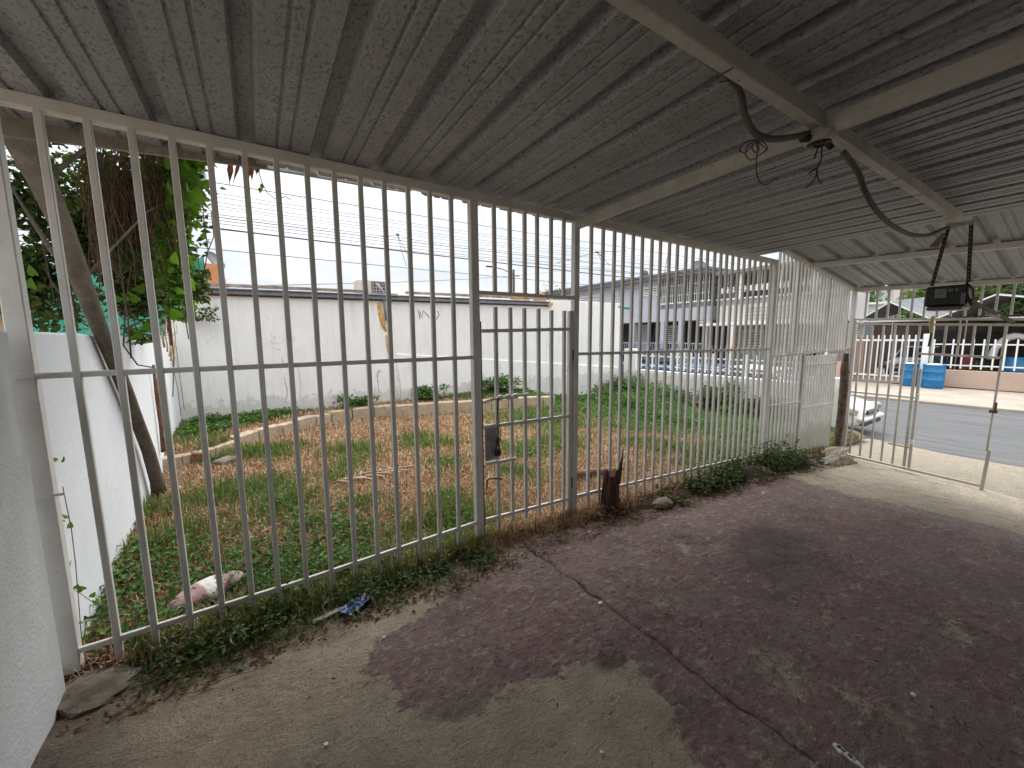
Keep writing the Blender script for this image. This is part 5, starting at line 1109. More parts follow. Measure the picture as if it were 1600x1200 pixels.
# gabled carport canopies across the street
MCORR = plain('grey_corrugated', (0.17, 0.175, 0.19), 0.6, 0.2, var=0.35, scale=2, dirt=(0.36, 0.36, 0.36), dirt_amt=.6)
def canopy(name_lab, yl, yp, yr, ze, zp, x0, x1, zslope, seed):
    t = thing('gabled_canopy', name_lab, 'canopy', (x0, yp, ze)); n = 16
    for (ya, yb) in ((yl, yp), (yp, yr)):
        za, zb = (ze, zp) if ya == yl else (zp, ze); V = []; F = []
        for k in range(n * 2 + 1):
            x = x0 + (x1 - x0) * k / (2 * n); h = 0.07 if k % 2 else 0.0; dz = zslope * (x - x0)
            V += [(x, ya, za + h + dz), (x, yb, zb + h + dz), (x, yb, zb + h + dz - 0.01), (x, ya, za + h + dz - 0.01)]
        for k in range(2 * n): a = 4 * k; F += [(a, a + 4, a + 5, a + 1), (a + 2, a + 6, a + 7, a + 3)]
        q = MB(); q.add(V, F); q.build('roof_slope', MCORR, t)
    for (ya, za, yb, zb) in ((yl, ze, yp, zp), (yp, zp, yr, ze)):
        q = MB(); q.beam((x0 - 0.02, ya, za + .01), (x0 - 0.02, yb, zb + .01), 0.04, 0.04); q.build('edge_trim', MWHITE, t)
    for y in (yl, yr):
        for x in (x0 + .05, x1 - .1): q = MB(); q.beam((x, y, -0.66), (x, y, ze + (zslope * (x - x0))), 0.045, 0.045, up=(0, 1, 0)); q.build('post', MWHITE, t)
    q = MB(); q.beam((x0, yl, ze), (x0, yr, ze), 0.05, 0.05); q.build('tie_beam', MCREAM, t); fix(t); return t
canopy('left gabled corrugated carport canopy behind the driveway gate', 7.15, 6.03, 4.62, 2.02, 2.86, 24.5, 30, 0.075, 1)
canopy('right gabled corrugated canopy behind the picket fence', 4.55, 2.95, -1.2, 2.02, 2.92, 24.6, 31, 0.03, 2)
bh = thing('brown_house', 'shaded brown house wall under the gabled canopies', 'house', (31.5, 3, -0.6))
q = MB(); q.box((31.6, -6, -0.7), (33, 8.4, 2.1)); q.build('wall', MBROWN, bh)
for (a, b_, c, d) in [(4.9, 6.6, -0.5, 1.6), (3.4, 4.4, -0.6, 1.5), (-0.4, 1.3, -.6, 1.5), (1.8, 2.8, 0.3, 1.5)]: q = MB(); q.box((31.5, a, c), (31.59, b_, d)); q.build('window' if c > 0 else 'door', MDARK, bh)
q = MB(); q.box((31.4, -6.2, 2.1), (33.2, 8.5, 2.2)); q.build('roof_slab', plain('white_roof', (0.6, 0.6, 0.6), .7, var=.2), bh); fix(bh)
# clutter under the right canopy
ar = thing('white_arch', 'white rounded plaster arch under the right canopy', 'arch', (26.5, 1.9, -0.6))
q = MB(); cA = S(1588, 540, x=26.5)
q.tube([(26.5, cA[1] + 0.62 * math.cos(a), -0.6 if a in (0,) else cA[2] - .6 + 1.0 * math.sin(a)) for a in np.linspace(0.01, 3.13, 14)], 0.13, 8, rough=.15); q.build('arch_ring', MWHITE, ar); fix(ar)
for nm, lab, cat, px_, py_, X_, sz_, m_ in [('storage_drum', 'red drum standing under the right canopy', 'drum', 1512, 560, 27, (.22, 1.0), plain('dull_red', (0.28, 0.02, 0.03), .6)), ('storage_drum', 'big blue drum at the right edge under the canopy', 'drum', 1590, 560, 26, (.36, 1.1), MBLUE), ('storage_drum', 'dark blue drum behind the picket fence near the gate post', 'drum', 1466, 560, 28, (.28, 1.1), plain('navy', (0.01, 0.06, 0.12), .5))]:
    c = S(px_, py_, x=X_); t = thing(nm, lab, cat, (X_, c[1], -0.66)); r_, h_ = sz_
    MB().lathe([(r_ * .95, 0), (r_, .05), (r_, h_ * .5), (r_ * 1.04, h_ * .52), (r_, h_ * .55), (r_, h_ - .05), (r_ * .93, h_), (0.01, h_)], n=20).build('drum', m_, t)
for lab, px_, X_ in [('dark green pot plant behind the pickets, nearer the gate post', 1455, 25), ('dark green pot plant behind the pickets below the red drum', 1530, 25)]:
    c = S(px_, 575, x=X_); t = thing('pot_plant', lab, 'plant', (X_, c[1], -0.6)); MB().lathe([(.12, 0), (.18, .3), (.16, .3), (0.01, .27)], n=14).build('pot', MPINK, t)
    o = leaf_cloud('foliage', np.random.default_rng(3).normal(0, .18, (160, 3)) + [0, 0, .55], .16, MDKW, t, seed=5); o['kind'] = 'stuff'

# hillside houses and trees beyond
def hill_house(lab, px0, px1, py0, py1, X_, m_, wins, name='distant_house', roofm=None):
    a = S(px0, py0, x=X_); b_ = S(px1, py1, x=X_); y0, y1 = sorted((a[1], b_[1])); t = thing(name, lab, 'house', (X_, (y0 + y1) / 2, 0)); zt = a[2]
    q = MB(); q.box((X_, y0, -0.6), (X_ + 6, y1, zt)); q.build('wall', m_, t); q = MB(); q.box((X_ - .3, y0 - .2, zt), (X_ + 6.2, y1 + .2, zt + .15)); q.build('roof', roofm or MWHITE, t)
    for (u0, u1, v0, v1) in wins:
        p0 = S(u0, v0, x=X_); p1 = S(u1, v1, x=X_); ya, yb = sorted((p0[1], p1[1])); f = MB().box((X_ - .06, ya, p1[2]), (X_ - .01, yb, p0[2])).build('window', MGLASS, t)
        q = MB(); q.box((X_ - .10, (ya + yb) / 2 - .03, p1[2]), (X_ - .065, (ya + yb) / 2 + .03, p0[2])); q.build('frame', MWHITE, f)
    fix(t)
hill_house('grey distant house with purple tint left on the hillside', 1359, 1379, 449, 475, 46, MGREY, [(1362, 1375, 452, 460)])
hill_house('tan distant house with brick openings at the left gate post', 1343, 1357, 450, 475, 48, plain('tan_brick', (0.34, 0.24, 0.16), .9, var=.35, scale=5), [(1345, 1348, 452, 456), (1351, 1355, 452, 456), (1345, 1348, 458, 462), (1351, 1355, 458, 462)])
hill_house('cream distant house with white-framed windows on the hillside', 1380, 1396, 446, 472, 47, MCREAM, [(1383, 1390, 449, 456), (1383, 1390, 459, 464)])
hill_house('cream and brown distant house behind the ridge of the left canopy', 1397, 1412, 448, 470, 49, plain('pale_brown', (0.42, 0.34, 0.24), .9, var=.3), [(1401, 1408, 450, 458)])
hill_house('peach distant house under a white roof left of the opener box', 1412, 1445, 455, 470, 50, plain('peach', (0.58, 0.36, 0.24), .9, var=.2), [(1416, 1421, 457, 463), (1432, 1440, 456, 462)])
hill_house('pale blue low distant house roofs right behind the gate corner', 1320, 1386, 478, 505, 40, plain('pale_cloth_roof', (0.50, 0.53, 0.54), .7, var=.25, scale=.8), [(1326, 1334, 484, 490)])
hill_house('small bluish distant house beside the gate post', 1322, 1332, 492, 515, 34, plain('bluish_wall', (0.28, 0.34, 0.42), .8, var=.2), [(1324, 1329, 497, 504)])
def far_tree(lab, px, py_top, X_, rad, h, n, seed, m_=None):
    c = S(px, py_top, x=X_); t = thing('hillside_tree', lab, 'tree', (X_, c[1], 0)); zt = c[2]
    q = MB(); q.tube([(0, 0, -0.6), (0.1, 0, zt - h * .6)], [.2, .1], 7); q.build('trunk', MBARK, t)
    rg = np.random.default_rng(seed); cen = rg.normal(0, .55, (16, 3)) * [rad, rad, h * .30] + [0, 0, zt - h * .5]; idx = rg.integers(0, 16, n)
    p_ = cen[idx] + rg.normal(0, 1, (n, 3)) * [rad * .26, rad * .26, h * .12]; o = leaf_cloud('crown', p_, 0.30, m_ or MWEED, t, up=.4, seed=seed + 1); o['kind'] = 'stuff'
far_tree('leafy tree on the hillside right of the hanging opener', 1530, 395, 38, 2.2, 5.0, 5200, 91)
far_tree('darker hillside tree at the right edge above the canopy', 1590, 390, 36, 2.2, 5.0, 5200, 92, MDKW)
far_tree('yellowish hillside tree peeking over the opener box', 1475, 432, 42, 1.6, 3.5, 3000, 93)
far_tree('olive tree behind the left gate post', 1330, 445, 44, 1.6, 3.0, 2600, 94)
far_tree('big dark tree outside the right edge of the view', 1680, 360, 34, 2.6, 6, 4000, 95, MDKW)

# ------------------------------------------------------------------ vehicles
MTYRE = plain('tyre_rubber', (0.025, 0.025, 0.027), .85); MRIM = plain('alloy', (0.42, 0.42, 0.43), .35, .8); MLAMP = plain('headlight_glass', (0.34, 0.32, 0.24), .12); MBLK = plain('black_plastic', (0.03, 0.03, 0.032), .5)
def car(lab, cat, loc, rz, paint, kind='sedan', name='parked_car'):
    t = thing(name, lab, cat, loc, None, rz); Wd = 0.86
    if kind == 'pickup':
        L_ = 5.2; st_ = [(0, .45, .95, .60), (.12, .35, 1.02, .74), (1.25, .3, 1.12, .84), (1.6, .3, 1.13, .86), (1.95, .3, 1.14, .86), (3.1, .3, 1.14, .86), (3.4, .3, 1.14, .86), (5.05, .35, 1.12, .86), (5.2, .45, 1.08, .82)]
        cab = [(1.35, 1.13), (1.95, 1.66), (2.95, 1.70), (3.35, 1.15)]; ax = (0.95, 4.15)
    else:
        L_ = 4.45; st_ = [(0, .34, .58, .46), (.06, .24, .66, .62), (.22, .19, .73, .74), (.5, .18, .79, .81), (.95, .18, .85, .84), (1.35, .18, .91, .86), (2.4, .18, .93, .86), (3.5, .18, .97, .86), (4.0, .2, .96, .82), (4.35, .26, .90, .72), (4.45, .40, .80, .6)]
        cab = [(1.15, .89), (1.85, 1.38), (2.9, 1.42), (3.75, .98)]; ax = (0.85, 3.45)
    V = []; F = []; prof_n = 13
    for (x, zb, zt, w) in st_:
        h = zt - zb
        for a, zz in [(0, zb), (w * .80, zb), (w * .96, zb + h * .10), (w, zb + h * .35), (w * .985, zb + h * .66), (w * .93, zb + h * .86), (w * .80, zt - h * 0.03), (w * .4, zt + h * .015), (0, zt + h * .03)]: V.append((x, a, zz))
    m = 9; V2 = [(x, -y, z) for x, y, z in V]; off = len(V)
    for i in range(len(st_) - 1):
        for j in range(m - 1):
            a = i * m + j; F.append((a, a + m, a + m + 1, a + 1)); F.append((off + a + 1, off + a + m + 1, off + a + m, off + a))
    F.append(tuple(range(m - 1, -1, -1)) ); F.append(tuple(off + k for k in range(m)))
    e = (len(st_) - 1) * m; F.append(tuple(e + k for k in range(m))); F.append(tuple(off + e + k for k in range(m - 1, -1, -1)))
    q = MB(); q.add(V + V2, F, True); bo = q.build('body', paint, t); md = bo.modifiers.new('sub', 'SUBSURF'); md.levels = 1; md.render_levels = 1
    (xa, za), (xb, zb_), (xc, zc), (xd, zd) = cab; wb, wt = Wd * .90, Wd * .70
    V = [(xa, wb * .92, za), (xb, wt, zb_), (xc, wt, zc), (xd, wb * .92, zd)]; mid = [( (xa + xb) / 2, (wb + wt) / 2 * .97, (za + zb_) / 2)]
    VV = V + [(x, -y, z) for x, y, z in V]
    q = MB(); q.add(VV, [(0, 1, 2, 3), (7, 6, 5, 4), (0, 4, 5, 1), (1, 5, 6, 2), (2, 6, 7, 3)]); q.build('cabin', paint, t)
    ins = lambda A, B, s_: tuple(A[i] + (B[i] - A[i]) * s_ for i in range(3))
    def pane(P_, nm, k=0.08, off_=0.012):
        c = [sum(v[i] for v in P_) / 4 for i in range(3)]; n = (Vector(P_[1]) - Vector(P_[0])).cross(Vector(P_[2]) - Vector(P_[0])).normalized()
        if n.dot(Vector(c) - Vector(((xb + xc) / 2, 0, za))) < 0: n = -n
        vs = [tuple(Vector(ins(v, c, k)) + n * off_) for v in P_]; vb = [tuple(Vector(v) - n * 0.02) for v in vs]; q = MB(); q.add(vs + vb, [(0, 1, 2, 3), (0, 4, 5, 1), (1, 5, 6, 2), (2, 6, 7, 3), (3, 7, 4, 0)]); q.build(nm, MGLASS, t)
    pane([VV[0], VV[4], VV[5], VV[1]], 'windscreen'); pane([VV[2], VV[6], VV[7], VV[3]], 'rear_window')
    for s_ in (0, 4):
        A, B, C_, D_ = VV[s_], VV[s_ + 1], VV[s_ + 2], VV[s_ + 3]; mB = ins(B, C_, .5); mA = ins(A, D_, .5)
        pane([A, B, mB, mA], 'side_window', .12); pane([mA, mB, C_, D_], 'side_window', .12)
    for x in ax:
        for s_ in (-1, 1):
            o = MB().lathe([(.19, -.10), (.30, -.10), (.325, -.07), (.325, .07), (.30, .10), (.19, .10)], n=22).build('tyre', MTYRE, t); o.rotation_euler = (math.pi / 2, 0, 0); o.location = (x, s_ * .76, .32)
            o2 = MB().lathe([(.01, .075), (.06, .085), (.17, .055), (.195, .09), (.195, -.09), (0.01, -.09)], n=14).build('rim', MRIM, o)
            if s_ > 0: o2.rotation_euler = (math.pi, 0, 0)
    z0 = .60 if kind == 'sedan' else .80
    for s_ in (-1, 1):
        q = MB(); M = Matrix.Translation((.16 if kind == 'sedan' else .06, s_ * .60, z0)) @ Matrix.Rotation(s_ * .50, 4, 'Z') @ Matrix.Rotation(-.30, 4, 'Y'); q.box((-.05, -.21, -.075), (.11, .21, .065), .025, M); q.build('headlight', MLAMP, t)
    q = MB(); q.box((-.035, -.34, z0 - .10), (.06, .34, z0 + .005), .015); q.build('grille', MBLK, t)
    for k in range(3): q = MB(); q.box((-.045, -.33, z0 - .085 + k * .032), (-.033, .33, z0 - .078 + k * .032)); q.build('grille_bar', MRIM, t)
    q = MB(); q.box((-.045, -.50, .27), (.10, .50, .37), .02); q.build('lower_intake', MBLK, t)
    q = MB(); q.box((-.07, -.62, .375), (.10, .62, .47), .03); q.build('bumper', paint, t)
    for s_ in (-1, 1): q = MB(); q.box((cab[0][0] + .22, s_ * .86 - .07, cab[0][1] + .02), (cab[0][0] + .36, s_ * .86 + .07, cab[0][1] + .14), .03); q.build('mirror', paint, t)
    return t
MCARW = plain('white_car_paint', (0.72, 0.72, 0.71), .25, var=.05, bmp=0); MCARB = plain('blue_car_paint', (0.012, 0.060, 0.17), .3, var=.08, bmp=0); MCARS = plain('silver_car_paint', (0.33, 0.35, 0.35), .35, .4, var=.08, bmp=0)
car('white sedan with its nose showing just beyond the street gate', 'car', (11.45, 2.93, -0.80), math.radians(90), MCARW)
car('blue pickup truck across the street behind the white pickets', 'pickup truck', (15.0, 13.2, -0.80), math.radians(-90), MCARB, 'pickup', 'pickup_truck')
car('silver car facing out under the left gabled canopy', 'car', (26.6, 5.75, -0.66), 0.0, MCARS)
car('dark car parked behind the picket fence at the right edge', 'car', (26.0, 0.4, -0.66), 0.0, plain('charcoal_car_paint', (0.03, 0.032, 0.04), .3, .3, bmp=0))

# ------------------------------------------------------------------ wiring and opener under the roof
MHOSE = plain('grey_conduit', (0.115, 0.10, 0.088), 0.7, var=0.3, scale=15)
def hose(name, pts, r_, m_, label, cat, ribs=False, depthf=None):
    q = MB(); P_ = [tuple(p_) for p_ in pts]
    # smooth with Catmull-Rom
    Q = []; PP = [Vector(P_[0])] + [Vector(v) for v in P_] + [Vector(P_[-1])]
    for i in range(1, len(PP) - 2):
        for t in np.linspace(0, 1, 12, endpoint=False):
            a, b_, c, d = PP[i - 1], PP[i], PP[i + 1], PP[i + 2]; Q.append(0.5 * ((2 * b_) + (c - a) * t + (2 * a - 5 * b_ + 4 * c - d) * t * t + (3 * b_ - a - 3 * c + d) * t ** 3))
    Q.append(PP[-2]); R_ = [r_ * (1 + (0.10 if ribs and k % 2 else 0)) for k in range(len(Q))]; q.tube(Q, R_, 10); return tag(q.build(name, m_), label, cat)
zA = 2.352
hose('flexible_conduit', [S(1062, 62, y=0.86), S(1105, 95, y=0.87), S(1140, 122, y=0.87), S(1158, 150, y=0.88), S(1164, 180, y=0.88), S(1180, 208, y=0.86), S(1205, 217, y=0.84), S(1240, 214, y=0.83), S(1272, 206, y=0.82)], 0.0125, MHOSE, 'thick grey conduit drooping from the beam left of the junction box', 'conduit')
hose('flexible_conduit', [S(1318, 238, y=0.80), S(1340, 268, y=0.80), S(1352, 300, y=0.80), S(1370, 330, y=0.81), S(1395, 353, y=0.82), S(1425, 367, y=0.83), S(1452, 367, y=0.83), S(1474, 358, y=0.83), S(1500, 352, y=0.83)], 0.013, MHOSE, 'thick grey conduit sagging from the junction box to the opener hanger', 'conduit')
jb = thing('junction_box', 'round cream junction box where the two roof beams cross', 'junction box', (2.10, 0.80, zA - 0.03))
q = MB(); q.lathe([(0.01, -.012), (.05, -.012), (.056, -.004), (.056, .035), (0.01, .035)], n=20); q.build('box_body', MBEAM, jb)
q = MB(); q.lathe([(0.02, -.02), (.045, -.018), (.045, -.0125), (.02, -.0125)], n=16); q.tube([(-.05, .02, .005), (-.085, .03, .0)], .017, 8); q.tube([(.03, -.02, -.012), (.05, -.03, -.03)], .012, 8); q.build('fitting', MIRON, jb)
def loosewire(name, loops, label, r_=0.0022):
    t = thing(name, label, 'wires', tuple(loops[0][0]))
    for l in loops:
        P_ = [Vector(v) for v in l]; PP = [P_[0]] + P_ + [P_[-1]]; Q = []; q = MB()
        for i in range(1, len(PP) - 2):
            for tt in np.linspace(0, 1, 8, endpoint=False):
                a, b_, c, d = PP[i - 1], PP[i], PP[i + 1], PP[i + 2]; Q.append(0.5 * ((2 * b_) + (c - a) * tt + (2 * a - 5 * b_ + 4 * c - d) * tt * tt + (3 * b_ - a - 3 * c + d) * tt ** 3))
        Q.append(PP[-2]); q.tube(Q, r_, 5); q.build('wire', plain('brown_wire', (0.045, 0.025, 0.022), .6), t)
    fix(t); return t
Sy = lambda L_, y=0.85: [S(a, b_, y=y) for a, b_ in L_]
loosewire('loose_wires', [Sy([(1180, 218), (1165, 222), (1155, 234), (1165, 238), (1178, 225)]), Sy([(1178, 219), (1168, 230), (1165, 242), (1175, 250), (1190, 240), (1199, 232), (1192, 222), (1180, 219)], .86), Sy([(1180, 220), (1175, 230), (1180, 238), (1186, 232), (1183, 222)], .84),
                          Sy([(1180, 219), (1184, 235), (1182, 250), (1182, 270), (1188, 285), (1198, 289), (1208, 282), (1216, 278)]), Sy([(1181, 219), (1192, 228), (1197, 233), (1193, 238)], .87), Sy([(1163, 93), (1164, 110), (1160, 120), (1154, 126)], .80), Sy([(1153, 125), (1140, 126), (1124, 129)], .86)], 'tangle of thin brown wires dangling under the drooping conduit')
loosewire('loose_wires', [Sy([(1283, 214), (1284, 235), (1283, 248), (1277, 262), (1265, 270)], .80), Sy([(1277, 262), (1275, 275), (1266, 288), (1258, 294)], .80), Sy([(1276, 264), (1278, 278), (1284, 288)], .80), Sy([(1281, 213), (1279, 228), (1275, 240), (1273, 248)], .81), Sy([(1264, 271), (1268, 267), (1273, 263)], .80)], 'short black wires hanging from the round junction box', 0.0030)

op = thing('garage_door_opener', 'black garage door opener hanging on metal straps over the street gate', 'door opener', (4.9, 0.85, 1.8))
# unit hangs below the end of the ridge beam; local frame: long axis u, depth v
OX = 4.55
a = S(1442, 482, x=OX); b_ = S(1510, 477, x=OX); c = S(1444, 449, x=OX)
u = (Vector(b_) - Vector(a)); u.z = 0; Lw = u.length; u.normalize(); v = Vector((0, 0, 1)).cross(u); v = v if v.x > 0 else -v
hgt = c[2] - a[2]; O = Vector((a[0], a[1], a[2]))
M = Matrix(((u.x, v.x, 0, O.x), (u.y, v.y, 0, O.y), (0, 0, 1, O.z), (0, 0, 0, 1)))
q = MB(); q.box((0, 0, 0.012), (Lw, 0.26, hgt), 0.012, M); q.build('motor_housing', MBLK, op)
q = MB(); q.box((0.02, -0.012, -0.02), (Lw * .93, 0.24, 0.008), 0.006, M); q.build('lamp_cover', plain('smoky_lens', (0.16, 0.13, 0.125), .35), op)
q = MB(); q.box((Lw * .25, -.005, hgt * .45), (Lw * .52, -0.002, hgt * .86), 0, M); q.build('label_plate', plain('grey_label', (0.25, 0.27, 0.26), .5, var=.3, scale=30), op)
q = MB(); q.box((Lw * .56, -.005, hgt * .72), (Lw * .66, -0.002, hgt * .84), 0, M); q.box((Lw * .72, -.005, hgt * .74), (Lw * .77, -.002, hgt * .83), 0, M); q.build('label_plate', plain('grey_label', (0.25, 0.27, 0.26), .5), op)
q = MB(); q.box((Lw * .86, -0.014, hgt * .12), (Lw * .97, -0.0125, hgt * .62), 0.0, M); q.build('lens_end', plain('grey_plastic', (0.22, 0.2, 0.2), .5), op)
top1 = S(1483, 352, x=OX); top2 = S(1518, 348, x=OX); bl = S(1456, 447, x=OX); br = S(1513, 441, x=OX)
for p0, p1 in ((top1, bl), (top2, br)):
    q = MB(); q.beam(tuple(p0), tuple(p1), 0.022, 0.006, up=(1, 0, 0)); s_ = q.build('hanger_strap', MIRON, op)
    q = MB()
    for t in np.linspace(0.04, 0.96, 14): pc = p0 + (p1 - p0) * t; q.box((pc[0] - .006, pc[1] - .0022, pc[2] - .0025), (pc[0] - .0035, pc[1] + .0022, pc[2] + .0025))
    o = q.build('strap_holes', MCREAM, s_); o['kind'] = 'stuff'
q = MB(); q.beam(tuple(top1 - np.array([0, -.02, 0])), tuple(top2 + np.array([0, -.02, 0])), 0.03, 0.03, c=.002); q.build('hanger_bracket', MBEAM, op)
q = MB(); pa = S(1458, 392, x=OX - .02); pb = S(1473, 362, x=OX - .02); q.add([tuple(S(x_, y_, x=OX - .02)) for x_, y_ in [(1473, 363), (1478, 367), (1466, 386), (1452, 385)]] + [tuple(S(x_, y_, x=OX)) for x_, y_ in [(1473, 363), (1478, 367), (1466, 386), (1452, 385)]], [(0, 1, 2, 3), (7, 6, 5, 4), (0, 4, 5, 1), (1, 5, 6, 2), (2, 6, 7, 3), (3, 7, 4, 0)]); q.build('tag_board', plain('cardboard', (0.26, 0.20, 0.13), .85), op)
q = MB(); q.beam(tuple(S(1516, 470, x=OX)), tuple(S(1584, 504, x=OX + 0.9)), 0.018, 0.03, c=.003); q.build('drive_rail', MHOSE, op)
q = MB(); q.beam(tuple(S(1542, 489, x=OX + .4)), tuple(S(1560, 494, x=OX + .55)), 0.024, 0.036, c=.003); q.build('rail_bracket', MBEAM, op)
q = MB(); q.tube([tuple(S(x_, y_, x=OX)) for x_, y_ in [(1513, 444), (1520, 452), (1521, 466), (1514, 474)]], .006, 6); q.tube([tuple(S(x_, y_, x=OX)) for x_, y_ in [(1511, 441), (1509, 455), (1515, 470), (1519, 478)]], .008, 6); q.build('power_cord', MIRON, op)
fix(op)
kn = thing('pull_handle', 'small yellow pull cord hanging from the gate lintel', 'pull cord', (GX, 1.5, 1.6)); c = S(1457, 505, x=GX - .06)
q = MB(); q.tube([(c[0], c[1], c[2] + .1), (c[0], c[1] + .01, c[2]), (c[0], c[1], c[2] - .13)], [.02, .028, .02], 8, rough=.2); q.build('grip', plain('yellow_tape', (0.55, 0.48, 0.22), .8), kn)
q = MB(); q.tube([(c[0], c[1], c[2] - .13), (c[0], c[1] + .01, c[2] - .32)], .012, 6); q.build('cord', MIRON, kn); fix(kn)

# ------------------------------------------------------------------ small things on the ground
MCONC = plain('old_concrete', (0.19, 0.16, 0.125), 0.95, var=0.4, scale=10, bmp=1.0, bs=45, dirt=(0.06, 0.05, 0.035), dirt_amt=0.9)
def rock(c, r3, seed, m_, name, label, cat, group=None, sub=3, rough=0.25):
    import bmesh
    bm = bmesh.new(); bmesh.ops.create_icosphere(bm, subdivisions=sub, radius=1.0); 
    co = np.array([v.co[:] for v in bm.verts]); n_ = fbm(co[:, 0] * 1.6 + seed, co[:, 1] * 1.6 + co[:, 2] * 2.3, 4, seed)
    for v, k in zip(bm.verts, n_): s_ = 1 + rough * float(k); v.co = Vector((v.co.x * r3[0] * s_, v.co.y * r3[1] * s_, v.co.z * r3[2] * s_))
    me = bpy.data.meshes.new(name); bm.to_mesh(me); bm.free(); o = link(name, me, m_, None, c); tag(o, label, cat, group); return o
rock((-0.68, 2.27, 0.0), (0.150, 0.125, 0.05), 3, MCONC, 'concrete_pad', 'broken concrete pad under the first fence post at the left wall', 'concrete pad', rough=0.35)
rock((3.02, 2.16, -0.035), (0.11, 0.07, 0.045), 5, MCONC, 'rock', 'rounded tan rock in the leaf litter right of the stump', 'rock')
rock((5.05, 2.22, -0.17), (0.10, 0.07, 0.07), 6, MCONC, 'rock', 'small tan rock in the dark weeds by the end fence post', 'rock')
rock((6.35, 2.20, -0.30), (0.09, 0.07, 0.06), 7, MCONC, 'rock', 'small pinkish rock below the side screen hinge post', 'rock')
MRUB = plain('pale_rubble', (0.34, 0.29, 0.23), 0.95, var=0.5, scale=8, bmp=1.0, bs=25, dirt=(0.07, 0.06, 0.045), dirt_amt=0.9)
rock((7.15, 2.24, -0.42), (0.50, 0.17, 0.17), 9, MRUB, 'rubble_mound', 'pale crumbling concrete mound at the foot of the side screen', 'rubble', sub=4, rough=0.5)
st_ = thing('tree_stump', 'split reddish-brown tree stump standing against the bars right of the gate', 'stump', (2.50, 2.30, -0.02))
q = MB(); V = []; nn = 18; rr3 = random.Random(4); zl = [0, .05, .12, .20, .27, .31]
hts = [rr3.uniform(0.0, .07) for _ in range(nn)]
for z in zl:
    for k in range(nn):
        a_ = 2 * math.pi * k / nn; rad = (0.085 - 0.06 * z + 0.02 * math.sin(a_ * 3 + z * 8) + rr3.uniform(-.007, .007)) * (1.25 if z == 0 else 1); V.append((rad * math.cos(a_), rad * .8 * math.sin(a_), z + (hts[k] if z > .25 else 0)))
F = [(i * nn + k, i * nn + (k + 1) % nn, (i + 1) * nn + (k + 1) % nn, (i + 1) * nn + k) for i in range(len(zl) - 1) for k in range(nn)] + [tuple(range((len(zl) - 1) * nn, len(zl) * nn))]
q.add(V, F); q.build('bark', plain('rotten_bark', (0.075, 0.032, 0.020), .95, var=.6, scale=16, bmp=1.0, bs=60, dirt=(.02, .012, .01), dirt_amt=.9), st_)
q = MB(); q.tube([(.06, -.01, .24), (.10, 0, .34), (.135, .01, .44), (.16, .02, .52)], [.028, .018, .010, .004], 6, rough=.2); q.tube([(-.05, 0, .26), (-.055, 0, .34), (-.05, 0, .38)], [.02, .012, .004], 6, rough=.2); q.build('splinter', plain('rotten_bark', (0.105, 0.042, 0.026)), st_)
rg = np.random.default_rng(6); p_ = rg.normal(0, 1, (260, 3)) * [.13, .06, .0] + [0, -.05, .015]; p_[:, 2] += rg.uniform(0, .05, 260)
o = leaf_cloud('bark_chips', p_, .05, MDEAD, st_, seed=8, aspect=.35, up=1); o['kind'] = 'stuff'
# striped cloth pillow lying beyond the bottom rail
pw = thing('striped_pillow', 'faded pink and white striped cushion lying in the weeds behind the bottom rail', 'cushion', (0, 0, 0))
a = S(268, 958, z=0.05); b_ = S(372, 908, z=0.07); a = np.array([-0.50, 2.62, .04]); b_ = np.array([-0.17, 2.80, .05])
ln = np.linalg.norm(b_ - a); ang = math.atan2(b_[1] - a[1], b_[0] - a[0]); V = []; nu, nv = 33, 16
for i in range(nu):
    t = i / (nu - 1); prof = (math.sin(math.pi * t) ** 0.55) if 0 < t < 1 else 0.02
    for j in range(nv):
        p2 = 2 * math.pi * j / nv; wz = 1 + 0.10 * float(fbm(t * 6, math.cos(p2) * 2 + 4, 3, 55)); V.append(((t - .5) * ln, 0.095 * prof * math.cos(p2) * wz, 0.058 * prof * math.sin(p2) * wz + 0.02))
F = [(i * nv + j, (i + 1) * nv + j, (i + 1) * nv + (j + 1) % nv, i * nv + (j + 1) % nv) for i in range(nu - 1) for j in range(nv)]
mt, nt, bb, out = new_mat('striped_cloth'); tc = N(nt, 'ShaderNodeTexCoord'); sp = N(nt, 'ShaderNodeSeparateXYZ'); nt.links.new(tc.outputs['Object'], sp.inputs[0])
f = math_(nt, 'ADD', sp.outputs['X'], math_(nt, 'MULTIPLY', noise(nt, tc.outputs['Object'], 9, 2), 0.03)); f = math_(nt, 'ADD', math_(nt, 'MULTIPLY', f, 2.6), 0.47)
cl_ = ramp(nt, f, [(0.10, (0.42, 0.27, 0.28)), (0.40, (0.40, 0.24, 0.25)), (0.43, (0.70, 0.67, 0.63)), (0.60, (0.72, 0.69, 0.65)), (0.63, (0.44, 0.26, 0.28)), (0.80, (0.20, 0.13, 0.12)), (0.9, (0.42, 0.30, 0.30))])
cl_ = mixc(nt, ramp(nt, noise(nt, tc.outputs['Object'], 30, 5), [(.5, 0.0), (.8, .5)]), cl_, (.2, .15, .11)); nt.links.new(cl_, bb.inputs['Base Color']); bb.inputs['Roughness'].default_value = .95; bump(nt, bb, noise(nt, tc.outputs['Object'], 45, 5), .7, .01)
q = MB(); q.add(V, F, True); q.build('cushion_cover', mt, pw); pw.location = ((a[0] + b_[0]) / 2, (a[1] + b_[1]) / 2, 0.055); pw.rotation_euler = (0, 0, ang)
